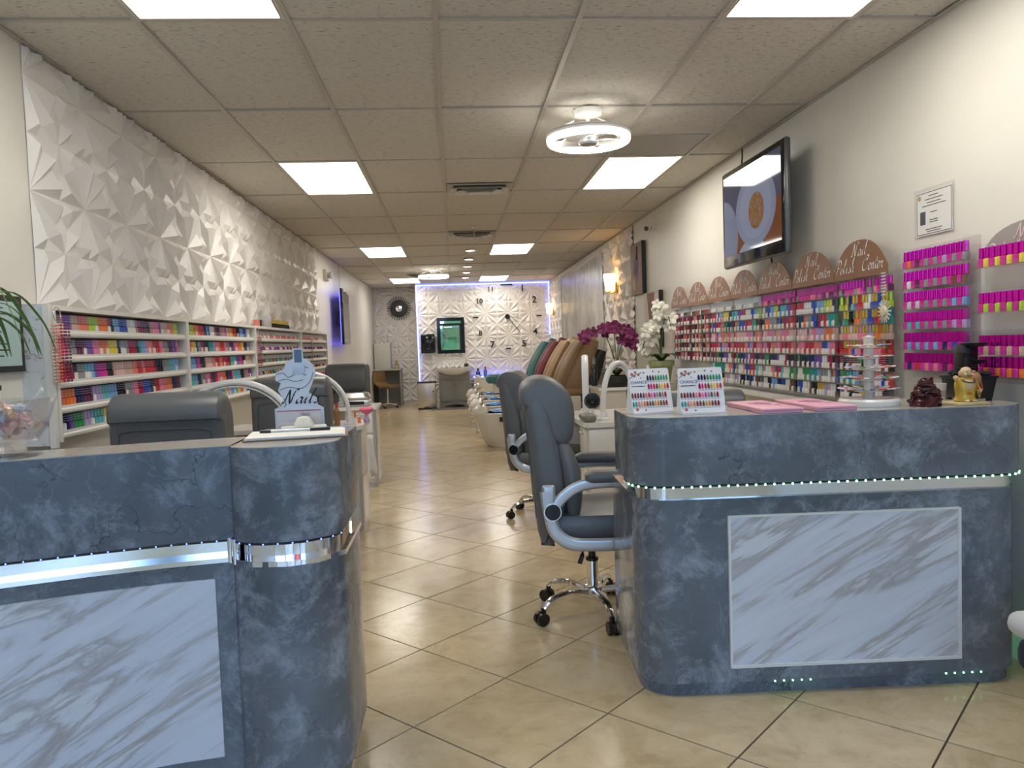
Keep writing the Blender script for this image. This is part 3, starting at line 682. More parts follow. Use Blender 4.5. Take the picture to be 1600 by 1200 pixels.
# ---------------- magenta gel polish racks nearest the shop front
GELB = mat('magenta_metal', (.66,.02,.38), .14, .85)
GM = cap_mesh(.0125,.042,.036).mesh('cap'); GM.materials.append(GELB)
GB = body_mesh(.029,.026,.036).mesh('gel_bottle'); GB.materials.append(BODY_O)
def gel_rack(y0, y1, zs, lab, header, which, gaps=()):
    yc = (y0+y1)/2; h = (y1-y0)/2-.004
    rk = thing('polish_rack', lab, 'rack', (XR, yc, 1.10), 0)
    top = zs[-1]+.10-1.10
    MB().box(-.004,-.001,-h,h,0,top).build('back_panel', ACRYL, rk)
    for sgn in (-1, 1): MB().box(-.08,-.004,sgn*h-.002,sgn*h+.002,-.02,top).build('side_panel', ACRYL, rk)
    for z in zs:
        sh = MB().box(-.078,-.004,-h+.003,h-.003,z-1.105,z-1.101).build('shelf', ACRYL, rk); MB().box(-.08,-.078,-h+.003,h-.003,z-1.106,z-1.085).build('lip', ACRYL, sh)
    if header:
        top -= .065; hd = [(-h,top-.01),(h,top-.01),(h,top+.01)]+[(h*math.cos(a)*.985, top+.01+.12*math.sin(a)**.9) for a in [PI*i/16 for i in range(1,16)]]+[(-h,top+.01)]
        hh = MB().prism(hd, -.010, -.006, 'x').build('header', mat('smoke_header', (.34,.31,.29), .25), rk)
        tx = MB(); tx.v = [(-.0115, -v[0], top-.025+v[1]*.9) for v in HEADT.v]; tx.f = HEADT.f; tx.sm = HEADT.sm; tx.build('lettering', mat('header_rose', (.75,.55,.55), .4), hh)
    SW = {0:['crimson','plum','pink','red','navy'],1:['blue','navy','sky blue','sky blue','sky blue'],2:['lilac','grey','grey','turquoise','turquoise'],3:['sky blue','grey','grey','silver','silver'],4:['brown','grey','grey','plum','white'],5:['grey','lilac','grey','plum','orange']}
    for k, z in enumerate(zs):
        if k in gaps: continue
        n_ = int((y1-y0-.03)/.0325)
        for b_ in range(n_):
            y = y0+.025+b_*.0325
            bc = 'magenta' if b_ % 2 else SW[k % 6][min(4, b_*5//n_)] if not header else (['orange','nude','green','lime','lime','yellow'][k % 6] if b_ % 2 == 0 else 'magenta')
            o = link('gel_bottle', GB, None, None, (XR-.052, y, z)); o.color = (*NAMED[bc], 1)
            tag(o, '%s gel bottle with magenta cap, %s shelf of %s' % (bc, ORDN[k] if k < len(zs)-1 else 'top', which), 'nail polish', 'magenta capped gel bottles'); link('cap', GM, None, o)
gel_rack(3.04, 3.53, [1.14+.094*k for k in range(6)], 'clear acrylic rack full of magenta gel bottles under the certificate', False, 'rack under the certificate')
gel_rack(2.52, 3.02, [1.13,1.215,1.30,1.385,1.475,1.565], 'clear acrylic rack with smoky arched header and magenta gel bottles', True, 'rack with smoky header', (2,4))

# ---------------- left wall: white wooden shelves
SH = mat('shelf_white', (.74,.72,.68), .4)
LZ = [1.01,1.12,1.23,1.34,1.45]
LX = XL
SEG = [(3.40,5.05),(5.05,6.75),(6.75,8.75),(8.75,10.50)]
SEGN = ['starting at the shop front end','second from the shop front','third from the shop front','ending beside the emergency light']
LPAL = [['lilac','lilac','navy','violet','green','lilac','sky blue','turquoise','yellow','orange'],
 ['coral','orange','navy','plum','lilac','turquoise','turquoise','sky blue','black','grey','pink','crimson','blue','black','red','pink'],
 ['coral','red','red','crimson','black','grey','turquoise','sky blue','violet','magenta','black','nude','pale pink','nude','coral','red'],
 ['red','pink','grey','plum','violet','pink','orange','yellow','navy','grey','crimson','black','teal','sky blue','pink','coral'],
 ['black','grey','pink','violet','nude','coral','lime','orange','red','black','sky blue','blue','white','grey','crimson','plum']]
RCP = cap_mesh(.006,.032,.034).mesh('cap_thin'); RBB = MB().lathe([(.012,0),(.0175,.008),(.0175,.022),(.009,.034)], 8).mesh('round_bottle')
for s_, (y0, y1) in enumerate(SEG):
    sh = thing('wall_shelf', 'long white wooden polish shelf on the star relief wall, '+SEGN[s_], 'shelf', (LX, (y0+y1)/2, .97), 0, 'white polish shelves')
    hh = (y1-y0)/2-.002
    MB().box(.002,.012,-hh,hh,0,.585).build('back_board', mat('shelf_back_grey', (.42,.40,.37), .6), sh)
    MB().box(.012,.13,-hh,hh,.565,.585).build('top_board', SH, sh)
    for sg_ in (-1, 1): MB().box(.012,.13,sg_*hh-(.02 if sg_ > 0 else 0),sg_*hh+(.02 if sg_ < 0 else 0),0,.565).build('end_board', SH, sh)
    for z in LZ:
        b_ = MB().box(.012,.105,-hh+.02,hh-.02,z-.97-.014,z-.97-.001).build('shelf_board', SH, sh)
        MB().prism([(.105,-.030),(.118,-.030),(.123,-.022),(.123,-.012),(.116,-.006),(.116,.004),(.105,.004)], -hh+.02, hh-.02, 'y', Matrix.Translation((0,0,z-.97))).build('moulding', SH, b_)
    for k, z in enumerate(LZ):
        if s_ < 2:
            n_ = int((y1-y0-.08)/.0335); cols = []
            while len(cols) < n_: cols += [c for p in LPAL[k][s_*5:]+LPAL[k] for c in [p]*R2.randint(1,3)]
            for b_ in range(n_):
                y = y0+.045+b_*.0335; c = cols[b_]; ind = s_ == 0 and b_ < 34
                bc = 'white' if R2.random() < .14 else c
                bottle('left', 'left', (LX+.082, y, z), bc, c, '%s polish bottle with %s striped cap, %s row of white wall shelf' % (bc, c, ('lowest','fourth','middle','second','highest')[k]), 'polish bottles on the white wall shelves', ind)
                stuff_add('left', BL_, (LX+.045, y, z), (*NAMED[c], 1)); stuff_add('left', CL_, (LX+.045, y, z), (*NAMED[c], 1))
        else:
            n_ = int((y1-y0-.08)/.048)
            for b_ in range(n_):
                y = y0+.05+b_*.048; c = R2.choice([['coral','red','pink'],['green','orange','lilac','red','white','black'],['grey','teal','black','brown'],['plum','violet','pale pink'],['coral','pink','orange','white']][k])
                stuff_add('left', RBB, (LX+.082, y, z), (*NAMED[c], 1)); stuff_add('left', RCP, (LX+.082, y, z), (.75,.76,.78,1))
for side, nm, lab in (('right','polish_bottles','rows of mixed polish bottles filling the far brown header racks'),('left','polish_bottles','rows of mixed polish bottles filling the rest of the white wall shelves')):
    V, F, C = SB_V[side]; me = bpy.data.meshes.new(nm); me.from_pydata(V, [], F); me.update()
    at_ = me.color_attributes.new('Col', 'FLOAT_COLOR', 'POINT'); at_.data.foreach_set('color', [x for c in C for x in c])
    me.materials.append(STUFFM); o = link(nm, me, None); o['kind'] = 'stuff'; o['label'] = lab; o['category'] = 'nail polish'
# things standing on top of the left shelves
for i, (y, c) in enumerate(((7.02,'coral'),(7.09,'black'),(7.16,'grey'))):
    t = thing('jar', '%s jar with clear lid on top of the white wall shelf' % c, 'jar', (LX+.075, y, 1.556)); MB().lathe([(.028,0),(.028,.06)], 12).build('body', mat('jar_'+c, NAMED[c], .25), t); MB().lathe([(.027,.06),(.027,.1)], 12).build('lid', ACRYL, t)
t = thing('polish_box', 'silver box standing on the white wall shelf', 'box', (LX+.07, 7.36, 1.556)); MB().rbox(-.03,.03,-.12,.12,0,.11,.004).build('carton', mat('box_silver', (.5,.5,.5), .3), t)
for i in range(9): 
    t = thing('polish_bottle', 'black bottle with gold cap on top of the white wall shelf', 'nail polish', (LX+.075, 7.62+i*.085, 1.556), 0, 'gold capped bottles on the shelf top'); MB().lathe([(.02,0),(.02,.035),(.01,.045)], 8).build('body', GLOSSBLACK, t); MB().lathe([(.012,.045),(.012,.085)], 8).build('cap', mat('gold_cap', (.6,.42,.12), .25, .8), t)
# ================================================================== office chairs (face local +x)
def sec(x0, x1, y0, y1, z, r=.03, n=3): return [(x, y, z) for x, y in rrect(x0, x1, y0, y1, r, n)]
def make_chair(label):
    t = thing('salon_chair', label, 'chair', (0,0,0), 0, 'grey leather salon chairs')
    # seat cushion
    MB().loft([sec(-.22,.29,-.25,.25,.43,.08,5), sec(-.24,.31,-.265,.265,.45,.09,5), sec(-.24,.32,-.265,.265,.50,.09,5), sec(-.22,.30,-.25,.25,.535,.08,5), sec(-.15,.22,-.18,.18,.548,.07,5)]).build('seat', GREY, t)
    # backrest: lofted from bottom to top, curved spine
    prof = [(.385,-.232,-.205,.17),(.40,-.25,-.19,.21),(.46,-.265,-.165,.235),(.58,-.272,-.135,.245),(.72,-.280,-.130,.245),(.86,-.292,-.150,.245),(1.00,-.308,-.180,.24),(1.09,-.318,-.205,.235),(1.125,-.312,-.225,.22)]
    bk = MB().loft([[(x, y, z+ (x-a)*-.12) for x, y in rrect(a, b, -w, w, .045, 4)] for z, a, b, w in prof]).build('backrest', GREY, t)
    # stitched piping on the back face
    pp = [( -.318, .20, 1.0),( -.300,.215,.86),(-.284,.215,.70),(-.276,.21,.52)]
    P1 = smooth_path([( -.269,-.19,.52),(-.279,-.195,.70),(-.292,-.195,.86),(-.304,-.19,.97),(-.309,-.165,1.005),(-.310,0,1.01),(-.309,.165,1.005),(-.304,.19,.97),(-.292,.195,.86),(-.279,.195,.70),(-.269,.19,.52)])
    MB().tube(P1, .004, 6).build('piping', mat('grey_piping', (.07,.075,.08), .5), bk)
    # quilted lumbar pad
    MB().loft([[(x, y, z) for x, y in rrect(a, b, -w, w, .03, 3)] for z, a, b, w in ((.57,-.15,-.115,.15),(.62,-.14,-.092,.16),(.75,-.145,-.092,.16),(.84,-.16,-.115,.15))]).build('lumbar_pad', m_quilt, bk)
    # side bolsters
    for s in (-1, 1): MB().tube(smooth_path([(-.10,s*.205,.54),(-.098,s*.215,.64),(-.112,s*.215,.76),(-.145,s*.20,.86)]), [.03+.012*math.sin(PI*i/18) for i in range(19)], 10).build('bolster', GREY, bk)
    # pillow draped over the top
    pf = [(-.13,.845),(-.095,.885),(-.082,.96),(-.086,1.04),(-.112,1.105),(-.16,1.148),(-.225,1.165),(-.285,1.152),(-.322,1.115),(-.330,1.065),(-.318,1.045),(-.25,1.06),(-.20,.97),(-.175,.87)]
    sp = smooth_path([(x, z, 0) for x, z in pf]+[(pf[0][0], pf[0][1], 0)], 2)[:-1]
    MB().loft([[(-.20+(q.x+.20)*k, y, 1.02+(q.y-1.02)*k) for q in sp] for y, k in ((-.236,.72),(-.232,.88),(-.222,.97),(-.20,1),(0,1.0),(.20,1),(.222,.97),(.232,.88),(.236,.72))]).build('headrest', GREY, t)
    # flip-up arms: silver loop, joint, pad
    for s in (-1, 1):
        y = s*.285
        ar = MB().tube(smooth_path([(-.225,y,.66),(-.215,y,.575),(-.19,y,.475),(-.12,y,.42),(.0,y,.41),(.14,y,.41)]), [.030]*5*1+[.03]*99 if 0 else .03, 8, False, (1,.55)).build('arm_frame', SILVER, t)
        MB().tube(smooth_path([(-.20,y,.57),(-.16,y,.622),(-.10,y,.667),(-.03,y,.688),(.10,y,.692),(.24,y,.685)]), .026, 8, False, (1,.6)).build('arm_bar', SILVER, ar)
        MB().rbox(-.245,-.185,y-.014,y+.014,.60,.69,.013,3).build('hinge_plate', SILVER, ar)
        MB().cyl((-.20,y-.022,.568),(-.20,y+.022,.568),.036,20).build('knob', GLOSSBLACK, ar)
        MB().cyl((-.20,y-.019,.568),(-.20,y+.019,.568),.040,20).build('knob_ring', CHROME, ar)
        MB().loft([[(x, yy, z) for x, yy in rrect(a, b, y-w, y+w, .02, 3)] for z, a, b, w in ((.695,-.03,.24,.030),(.705,-.05,.26,.037),(.73,-.05,.26,.038),(.745,-.02,.23,.028))]).build('arm_pad', GREY, ar)
        MB().cyl((.1,y,.405),(.1,y*.8,.42),.018,8).cyl((-.02,y,.405),(-.02,y*.8,.42),.018,8).build('arm_mount', SILVER, ar)
    MB().rbox(-.12,.12,-.1,.1,.385,.43,.01).build('tilt_plate', BLACK, t)
    cl = MB().cyl((0,0,.12),(0,0,.27),.028,16).build('gas_column', CHROME, t)
    MB().cyl((0,0,.27),(0,0,.39),.018,14).cyl((0,0,.262),(0,0,.275),.031,16).build('piston', BLACK, cl)
    MB().tube(smooth_path([(-.03,-.06,.40),(-.05,-.13,.38),(-.06,-.15,.33),(-.075,-.155,.29)]), [.005]*12+[.011]*7, 8).build('lever', BLACK, t)
    MB().lathe([(.045,.085),(.05,.10),(.045,.135),(.03,.14)], 16).build('hub', CHROME, t)
    for k in range(5):
        a = 2*PI*k/5+2.39; d = Vector((math.cos(a), math.sin(a), 0))
        lg = MB().tube(smooth_path([d*.03+Vector((0,0,.112)), d*.14+Vector((0,0,.125)), d*.24+Vector((0,0,.11)), d*.285+Vector((0,0,.075))]), [.024-.0006*i for i in range(19)], 8, False, (.7,1)).build('leg', CHROME, t)
        e = Vector((-d.y, d.x, 0)); c = d*.285+Vector((0,0,.03)); sw = d*.012
        MB().cyl(c+sw-e*.026, c+sw-e*.006, .03, 14).cyl(c+sw+e*.006, c+sw+e*.026, .03, 14).cyl(c+Vector((0,0,.015)), c+Vector((0,0,.05)), .012, 8).build('caster', BLACK, lg)
    return t
m_quilt = m_leather('quilted_leather', (.105,.11,.115), .42)
n, l, b = nt(m_quilt); v = coords(n, l, 'Object', (1, 1, 1), (PI/4, 0, 0)); ck = n.new('ShaderNodeTexBrick'); ck.inputs['Scale'].default_value = 22; ck.inputs['Mortar Size'].default_value = .03; ck.offset = 0
ck.inputs['Brick Width'].default_value = .6; ck.inputs['Row Height'].default_value = .6
sx = n.new('ShaderNodeSeparateXYZ'); cx_ = n.new('ShaderNodeCombineXYZ'); l.new(v, sx.inputs[0]); l.new(sx.outputs[1], cx_.inputs[0]); l.new(sx.outputs[2], cx_.inputs[1]); l.new(cx_.outputs[0], ck.inputs['Vector'])
bump(n, l, b, ck.outputs['Fac'], -.6, .006)
ch0 = make_chair('grey leather salon chair with silver arms beside the right counter')
ch0.location = (.635, 3.66, 0); ch0.rotation_euler = (0,0,math.radians(-4))
c2 = dup(ch0, (.655, 5.86, 0), math.radians(-10), 'grey leather salon chair at the white table beyond the right counter'); c2.scale = (.96,.96,.96)
dup(ch0, (-1.25, 3.68, 0), math.radians(92), 'grey leather salon chair behind the left counter, back turned')
dup(ch0, (-1.01, 5.12, 0), math.radians(88), 'grey leather salon chair beyond the Nails sign, back turned')
dup(ch0, (-1.22, 8.55, 0), math.radians(-97), 'grey leather salon chair facing forward behind the silver nail dryer')
c6 = dup(ch0, (1.33, 4.15, 0), math.radians(80), 'grey leather technician chair between the sample cards and the brown header racks'); c6.scale = (.9,.9,.9)

# ================================================================== manicure tables
LAMPW = mat('lamp_white', (.82,.82,.82), .3)
def make_table(label, L=1.0, D=.5, post=True):
    """long axis local x, drawers pedestal at +x end; faces -y"""
    t = thing('manicure_table', label, 'table', (0,0,0), 0, 'white manicure tables')
    MB().prism(rrect(-L/2,L/2,-D/2,D/2,.05,5), .745, .775, smooth=True).build('table_top', WHITE, t)
    for s, nm in ((1, 1), (-1, -1)):
        x0, x1 = (L/2-.32, L/2-.02) if s > 0 else (-L/2+.02, -L/2+.10)
        pd = MB().prism(rrect(x0,x1,-D/2+.03,D/2-.03,.045,5), .05, .745, smooth=True).build('pedestal', WHITE, t)
        MB().prism(rrect(x0+.01,x1-.01,-D/2+.045,D/2-.045,.04,5), 0, .05, smooth=True).build('kick_plate', SILVER, pd)
        if s > 0:
            for k in range(3):
                z0 = .08+k*.222
                dr = MB().rbox(x0+.035,x1-.035,-D/2+.018,-D/2+.032,z0,z0+.205,.006).build('drawer', WHITE, t)
                MB().tube([(x0+.10,-D/2+.016,z0+.17),(x0+.10,-D/2+.006,z0+.17),(x1-.10,-D/2+.006,z0+.17),(x1-.10,-D/2+.016,z0+.17)], .004, 6).build('pull', CHROME, dr)
            if post: MB().cyl((x1-.036,-D/2+.066,.06),(x1-.036,-D/2+.066,.745),.037,14).build('corner_post', SILVER, pd)
            MB().box(x1-.003,x1+.004,-D/2+.09,D/2-.08,.40,.41).box(x1-.003,x1+.004,-D/2+.09,D/2-.08,.22,.226).build('side_seam', SILVER, pd)
    MB().box(-L/2+.10,L/2-.32,D/2-.06,D/2-.045,.35,.745).build('modesty_panel', WHITE, t)
    return t
tb0 = make_table('white manicure table with drawers behind the left counter'); tb0.location = (-1.25, 4.38, 0)
dup(tb0, (-1.17, 5.80, 0), 0, 'white manicure table holding the orange bottle and pink sponge')
dup(tb0, (-1.24, 7.60, 0), 0, 'white manicure table holding the silver nail dryer')
tr_ = make_table('white manicure table with drawers beside the orchids', 1.0, .56, False); tr_.location = (1.13, 5.57, 0); tr_.rotation_euler = (0,0,-PI/2)
for k in range(3):
    z0 = .08+k*.222
    MB().rbox(.482,.498,-.245,.245,z0,z0+.205,.006).build('end_drawer', WHITE, tr_)
def arch_lamp(label, loc, rz, R=.30, H=.36, foot=True):
    t = thing('arch_lamp', label, 'lamp', loc, rz, 'white arch table lamps')
    P = [(-R*math.cos(PI*i/24), 0, .03+H*math.sin(PI*i/24)**.85) for i in range(25)]
    MB().tube(P, .022, 10, False, (.75,1.2)).build('arch', LAMPW, t)
    MB().tube([(p[0]*.92, 0, .03+(p[2]-.03)*.93) for p in P[2:-2]], .013, 8, False, (.4,1.2)).build('led_diffuser', mat('lamp_diffuser', (.72,.72,.70), .5), t)
    for s in (-1, 1): MB().lathe([(.045,0),(.045,.01),(.026,.016),(.024,.05)], 16, Matrix.Translation((s*R,0,0))).build('foot', LAMPW, t)
    return t
arch_lamp('white arched table lamp rising behind the first grey chair', (-1.22, 4.36, .776), 0, .33, .36)
arch_lamp('white arched table lamp rising over the Nails sign', (-1.10, 5.72, .776), 0, .32, .36)
arch_lamp('white arched table lamp beside the small black fan', (1.15, 5.34, .776), math.radians(25), .14, .36)
arch_lamp('white arched table lamp seen edge-on beside the second chair', (1.00, 5.83, .776), math.radians(80), .22, .40)
# small things on the tables
fn = thing('desk_fan', 'small black round desk fan with white base', 'fan', (.99, 5.50, .776), math.radians(-100))
MB().lathe([(.04,0),(.04,.012),(.012,.02),(.012,.06)], 16).build('base', WHITE, fn)
cg = MB().tube([(0,.055*math.cos(2*PI*i/24),.115+.055*math.sin(2*PI*i/24)) for i in range(24)], .005, 6, True).tube([(.012,.035*math.cos(2*PI*i/24),.115+.035*math.sin(2*PI*i/24)) for i in range(24)], .003, 6, True)
for i in range(12): a = 2*PI*i/12; cg.tube([(.015,0,.115),(0,.055*math.cos(a),.115+.055*math.sin(a))], .002, 5)
cg.build('cage', BLACK, fn); MB().lathe([(.05,0),(.05,.006)], 16, Matrix.Translation((-.01,0,.115)) @ Matrix.Rotation(PI/2,4,'Y')).build('blade_disc', GLOSSBLACK, fn)
MB().ball((-.04,0,.11), .04, 12, (1,.8,1)).build('motor', WHITE, fn)
hr = thing('hand_rest', 'grey padded hand rest on the edge of the white table', 'hand rest', (.905, 5.23, .776), math.radians(90)); MB().rbox(-.11,.11,-.045,.045,0,.05,.02,3).build('cushion', m_leather('taupe_leather', (.20,.19,.165)), hr)
def small_bottle(name, label, loc, r, h, body, cap, cat='bottle', ch=.03):
    t = thing(name, label, cat, loc); MB().lathe([(r*.9,0),(r,.004),(r,h*.8),(r*.45,h)], 14).build('body', body, t); MB().lathe([(r*.5,h),(r*.45,h+ch)], 12).build('cap', cap, t); return t
ORANGE = mat('orange_plastic', (.80,.18,.04), .3); PINKP = mat('pink_sponge', (.82,.16,.28), .7); BLUEL = mat('blue_liquid', (.02,.08,.45), .1); CLEARB = mat('pale_plastic', (.62,.70,.70), .2)
small_bottle('polish_bottle', 'orange capped bottle on the white manicure table', (-.735, 5.68, .776), .014, .05, WHITE, ORANGE, 'bottle', .05)
small_bottle('polish_bottle', 'white bottle with orange band beside the pink sponge', (-.715, 5.76, .776), .012, .045, ORANGE, WHITE)
bs = thing('dust_brush', 'pink round dusting brush standing on the white manicure table', 'brush', (-.665, 5.80, .776)); MB().lathe([(.022,0),(.026,.02),(.012,.045),(.014,.06)], 14).build('handle', mat('lilac_plastic', (.5,.4,.6), .25), bs); MB().lathe([(.014,.06),(.05,.085),(.055,.10),(.03,.115)], 16).build('bristles', PINKP, bs)
dy = thing('nail_dryer', 'silver nail dryer with rounded lid on the far white table', 'dryer', (-.97, 7.55, .776)); MB().rbox(-.15,.15,-.11,.11,0,.06,.02,3).build('base', SILVER, dy); MB().loft([sec(-.14,.14,-.10,.10,.06,.04), sec(-.15,.15,-.11,.11,.085,.05), sec(-.13,.13,-.09,.09,.125,.05)]).build('lid', STEEL, dy); MB().box(-.10,.10,-.112,-.108,.015,.05).build('opening', BLACK, dy)
tw = thing('towel', 'white folded towel hanging from the manicure table drawer', 'towel', (-.655, 5.79, .40))
MB().loft([[(.0,-.06,.26),(.02,-.06,.26),(.02,.05,.25),(.0,.05,.25)],[(.0,-.07,.18),(.035,-.065,.19),(.03,.05,.16),(.0,.06,.15)],[(.0,-.05,.08),(.03,-.045,.09),(.05,.05,.02),(.0,.06,.0)],[(.0,-.04,.02),(.02,-.04,.03),(.045,.06,-.03),(.0,.07,-.05)]]).build('cloth', m_paint('white_cotton', (.78,.76,.76), .9), tw)
small_bottle('pump_bottle', 'amber spray bottle with red trigger on the left manicure table', (-.86, 5.64, .776), .022, .13, mat('amber', (.35,.16,.06), .2), mat('red_cap', (.6,.05,.05), .3))
small_bottle('jar', 'small pink jar under the arched lamp by the orchids', (1.20, 5.18, .776), .024, .05, PINKP, WHITE)
small_bottle('polish_bottle', 'orange bottle beside the pink jar by the orchids', (1.24, 5.10, .776), .012, .04, ORANGE, WHITE)
small_bottle('pump_bottle', 'tall black bottle behind the arched lamp by the orchids', (1.27, 5.5, .776), .03, .22, BLACK, GLOSSBLACK)
# ================================================================== pedicure spa chairs (sitter faces local -x)
TUB = mat('ivory_tub', (.74,.71,.63), .12)
def pedi(label, name_col, col, y):
    LE = m_leather('leather_'+name_col, col, .4)
    t = thing('pedicure_chair', label, 'spa chair', (0, y, 0), 0, 'pedicure spa chairs')
    # boat shaped foot basin
    def ring(z, x0, x1, w, n=20):
        o = []
        for i in range(n):
            a = 2*PI*i/n; cx = (x0+x1)/2; hx = (x1-x0)/2; c, s = math.cos(a), math.sin(a)
            o.append((cx+hx*(abs(c)**.7)*(1 if c > 0 else -1), w*(abs(s)**.7)*(1 if s > 0 else -1), z))
        return o
    bs = MB().loft([ring(0,.42,1.05,.24), ring(.03,.38,1.05,.25), ring(.15,.32,1.05,.28), ring(.30,.25,1.05,.315), ring(.40,.21,1.04,.335), ring(.43,.20,1.04,.34)], True).build('foot_basin', TUB, t)
    MB().loft([ring(.43,.195,1.045,.345), ring(.445,.195,1.045,.345), ring(.447,.24,1.0,.30), ring(.36,.30,.95,.25), ring(.30,.40,.90,.2)], True).build('basin_rim', WHITE, bs)
    MB().loft([[(x, yy, z) for x, yy in rrect(a, b, -w, w, .06, 4)] for z, a, b, w in ((.447,.205,.42,.27),(.49,.22,.42,.26),(.535,.26,.40,.22),(.55,.29,.38,.17))]).build('basin_hood', TUB, bs)
    for k, (x, z) in enumerate(((.245,.30),(.275,.20),(.325,.12))): MB().cyl((x-.035,-.10+.04*k,z),(x+.04,-.10+.04*k,z),.024,12).build('control_knob', CHROME, bs)
    MB().tube(smooth_path([(.36,.08,.54),(.36,.08,.60),(.42,.08,.62),(.46,.08,.59)]), .012, 8).cyl((.34,-.08,.53),(.34,-.08,.57),.02,10).build('faucet', CHROME, bs)
    MB().box(.55,1.0,-.347,-.343,.34,.40).build('trim_strip', mat('mahogany', (.09,.02,.015), .25), bs)
    MB().ball((.58,.0,.45), .1, 12, (1.2,1.6,.35)).build('liner', mat('blue_liner', (.06,.25,.65), .3), bs)
    # chair body
    MB().rbox(.95,1.85,-.31,.31,.0,.45,.05,3).build('chair_base', TUB, t)
    MB().loft([[(x, yy, z) for x, yy in rrect(a, b, -w, w, .06, 4)] for z, a, b, w in ((.44,1.0,1.62,.27),(.47,.96,1.66,.29),(.54,.96,1.66,.29),(.575,1.02,1.6,.25))]).build('seat_cushion', LE, t)
    MB().loft([[(x, yy, z) for x, yy in rrect(a, b, -w, w, .05, 4)] for z, a, b, w in ((.24,.86,1.0,.17),(.27,.82,1.02,.19),(.42,.84,1.02,.19),(.47,.88,1.0,.17))]).build('calf_pad', LE, t)
    # reclined back: two bulging rolls and a dark shell
    def spine(u): return (1.44+.36*u**1.1, .50+.84*u)
    rings = []
    for i in range(11):
        u = i/10; x, z = spine(u); w = .27+.04*math.sin(PI*min(1,u*1.2))-.10*max(0,u-.8)*3; d = .095+.05*math.sin(PI*u)
        rings.append([(x+p, q, z-p*.35) for p, q in rrect(-d, d, -w, w, .085, 4)])
    x, z = spine(1.03); rings.append([(x+p, q, z-p*.35+.015) for p, q in rrect(-.06,.06,-.12,.12,.05,4)])
    bk = MB().loft(rings).build('backrest', LE, t)
    for s in (-1, 1):
        P = smooth_path([(spine(u)[0]-.13-.03*math.sin(PI*u), s*.17, spine(u)[1]+.02) for u in (.08,.3,.55,.8,.97)])
        MB().tube(P, [.055+.055*math.sin(PI*(i/(len(P)-1))**.8) for i in range(len(P))], 10, False, (.8,1.2)).build('back_roll', LE, bk)
    rings = []
    for i in range(9):
        u = i/8*.9; x, z = spine(u); w = .27; d = .05+.05*math.sin(PI*min(1,u+.1))
        rings.append([(x+.16+p, q, z-p*.35-.06) for p, q in rrect(-d, d, -w, w, .045, 3)])
    MB().loft(rings).build('back_shell', BLACK, t)
    for s in (-1, 1):
        am = MB().rbox(1.0,1.62,s*.34-.05,s*.34+.05,.64,.73,.035,3).build('armrest', LE, t)
        MB().rbox(1.1,1.6,s*.34-.035,s*.34+.035,.40,.64,.02).build('arm_panel', TUB, am)
        MB().rbox(.98,1.2,s*.34-.06,s*.34+.06,.735,.752,.008).build('manicure_tray', mat('tray_wood', (.20,.08,.05), .3), am)
    return t
pedi('tan pedicure spa chair with white foot basin, nearest the manicure tables', 'tan', (.30,.19,.10), 10.05)
pedi('tan pedicure spa chair between the first tan chair and the burgundy one', 'camel', (.34,.21,.10), 11.25)
pedi('burgundy pedicure spa chair between the tan and teal ones', 'burgundy', (.17,.035,.045), 12.45)
pedi('teal pedicure spa chair nearest the back wall', 'teal', (.07,.22,.22), 13.75)
# teal reclining leg rest lies across the teal chair's basin
lr = thing('leg_rest', 'teal padded leg rest over the last foot basin', 'leg rest', (.62, 14.45, .0)); MB().loft([[(x,yy,z) for x,yy in rrect(a,b,-w,w,.06,4)] for z,a,b,w in ((.60,.0,.62,.2),(.64,-.03,.66,.22),(.72,-.03,.66,.22),(.76,.03,.6,.18))]).build('pad', MATS['leather_teal'], lr)
MB().rbox(.1,.5,-.15,.15,.0,.60,.03).build('stand', TUB, lr)
# low white plinth against the back wall with blue glow and bottles
pl = thing('low_cabinet', 'low white cabinet glowing blue along its back beside the sink', 'cabinet', (.78, 16.74, 0)); MB().box(-.36,.75,-.18,.18,.0,.60).build('body', TUB, pl); MB().box(-.37,.76,-.19,.19,.60,.62).build('top', WHITE, pl)
MB().box(-.36,.74,.155,.17,.62,.632).build('led_strip', mat('blue_strip', (.1,.15,1), .4, emit=(.10,.14,1), es=10), pl)
small_bottle('disinfectant_jar', 'blue disinfectant jar on the low white cabinet', (.52, 16.74, .621), .05, .14, BLUEL, mat('jar_lid', (.05,.05,.06), .3), 'jar', .06)
small_bottle('spray_bottle', 'blue spray bottle with red nozzle on the low white cabinet', (.68, 16.74, .621), .04, .17, mat('blue_spray', (.06,.16,.5), .15), mat('red_cap', (.6,.05,.05), .3), 'bottle', .06)
small_bottle('cotton_jar', 'squat white jar on the low white cabinet', (.50, 16.62, .621), .05, .05, WHITE, WHITE, 'jar', .01)

# ================================================================== back wall
# vanity with basin
vn = thing('vanity_cabinet', 'grey vanity cabinet with two panel doors and a curved white sink', 'vanity', (.0, 16.72, 0))
VG = mat('vanity_grey', (.24,.24,.225), .4)
MB().box(-.33,.33,-.20,.26,.10,.74).build('body', VG, vn)
MB().prism([(-.33,0),(-.24,0),(-.18,.05),(0,.075),(.18,.05),(.24,0),(.33,0),(.33,.1),(-.33,.1)], -.205, -.185, 'y').build('skirt', VG, vn)
MB().box(-.34,.34,-.21,.26,.60,.62).build('rail', VG, vn)
for s in (-1, 1):
    x0, x1 = (-.31,-.01) if s < 0 else (.01,.31)
    dr = MB().box(x0,x1,-.222,-.20,.14,.585).build('door', VG, vn); MB().box(x0+.05,x1-.05,-.228,-.222,.19,.535).build('raised_panel', VG, dr)
    MB().ball((-s*.0+ (x1-.03 if s < 0 else x0+.03),-.235,.52), .012, 8).build('knob', STEEL, dr)
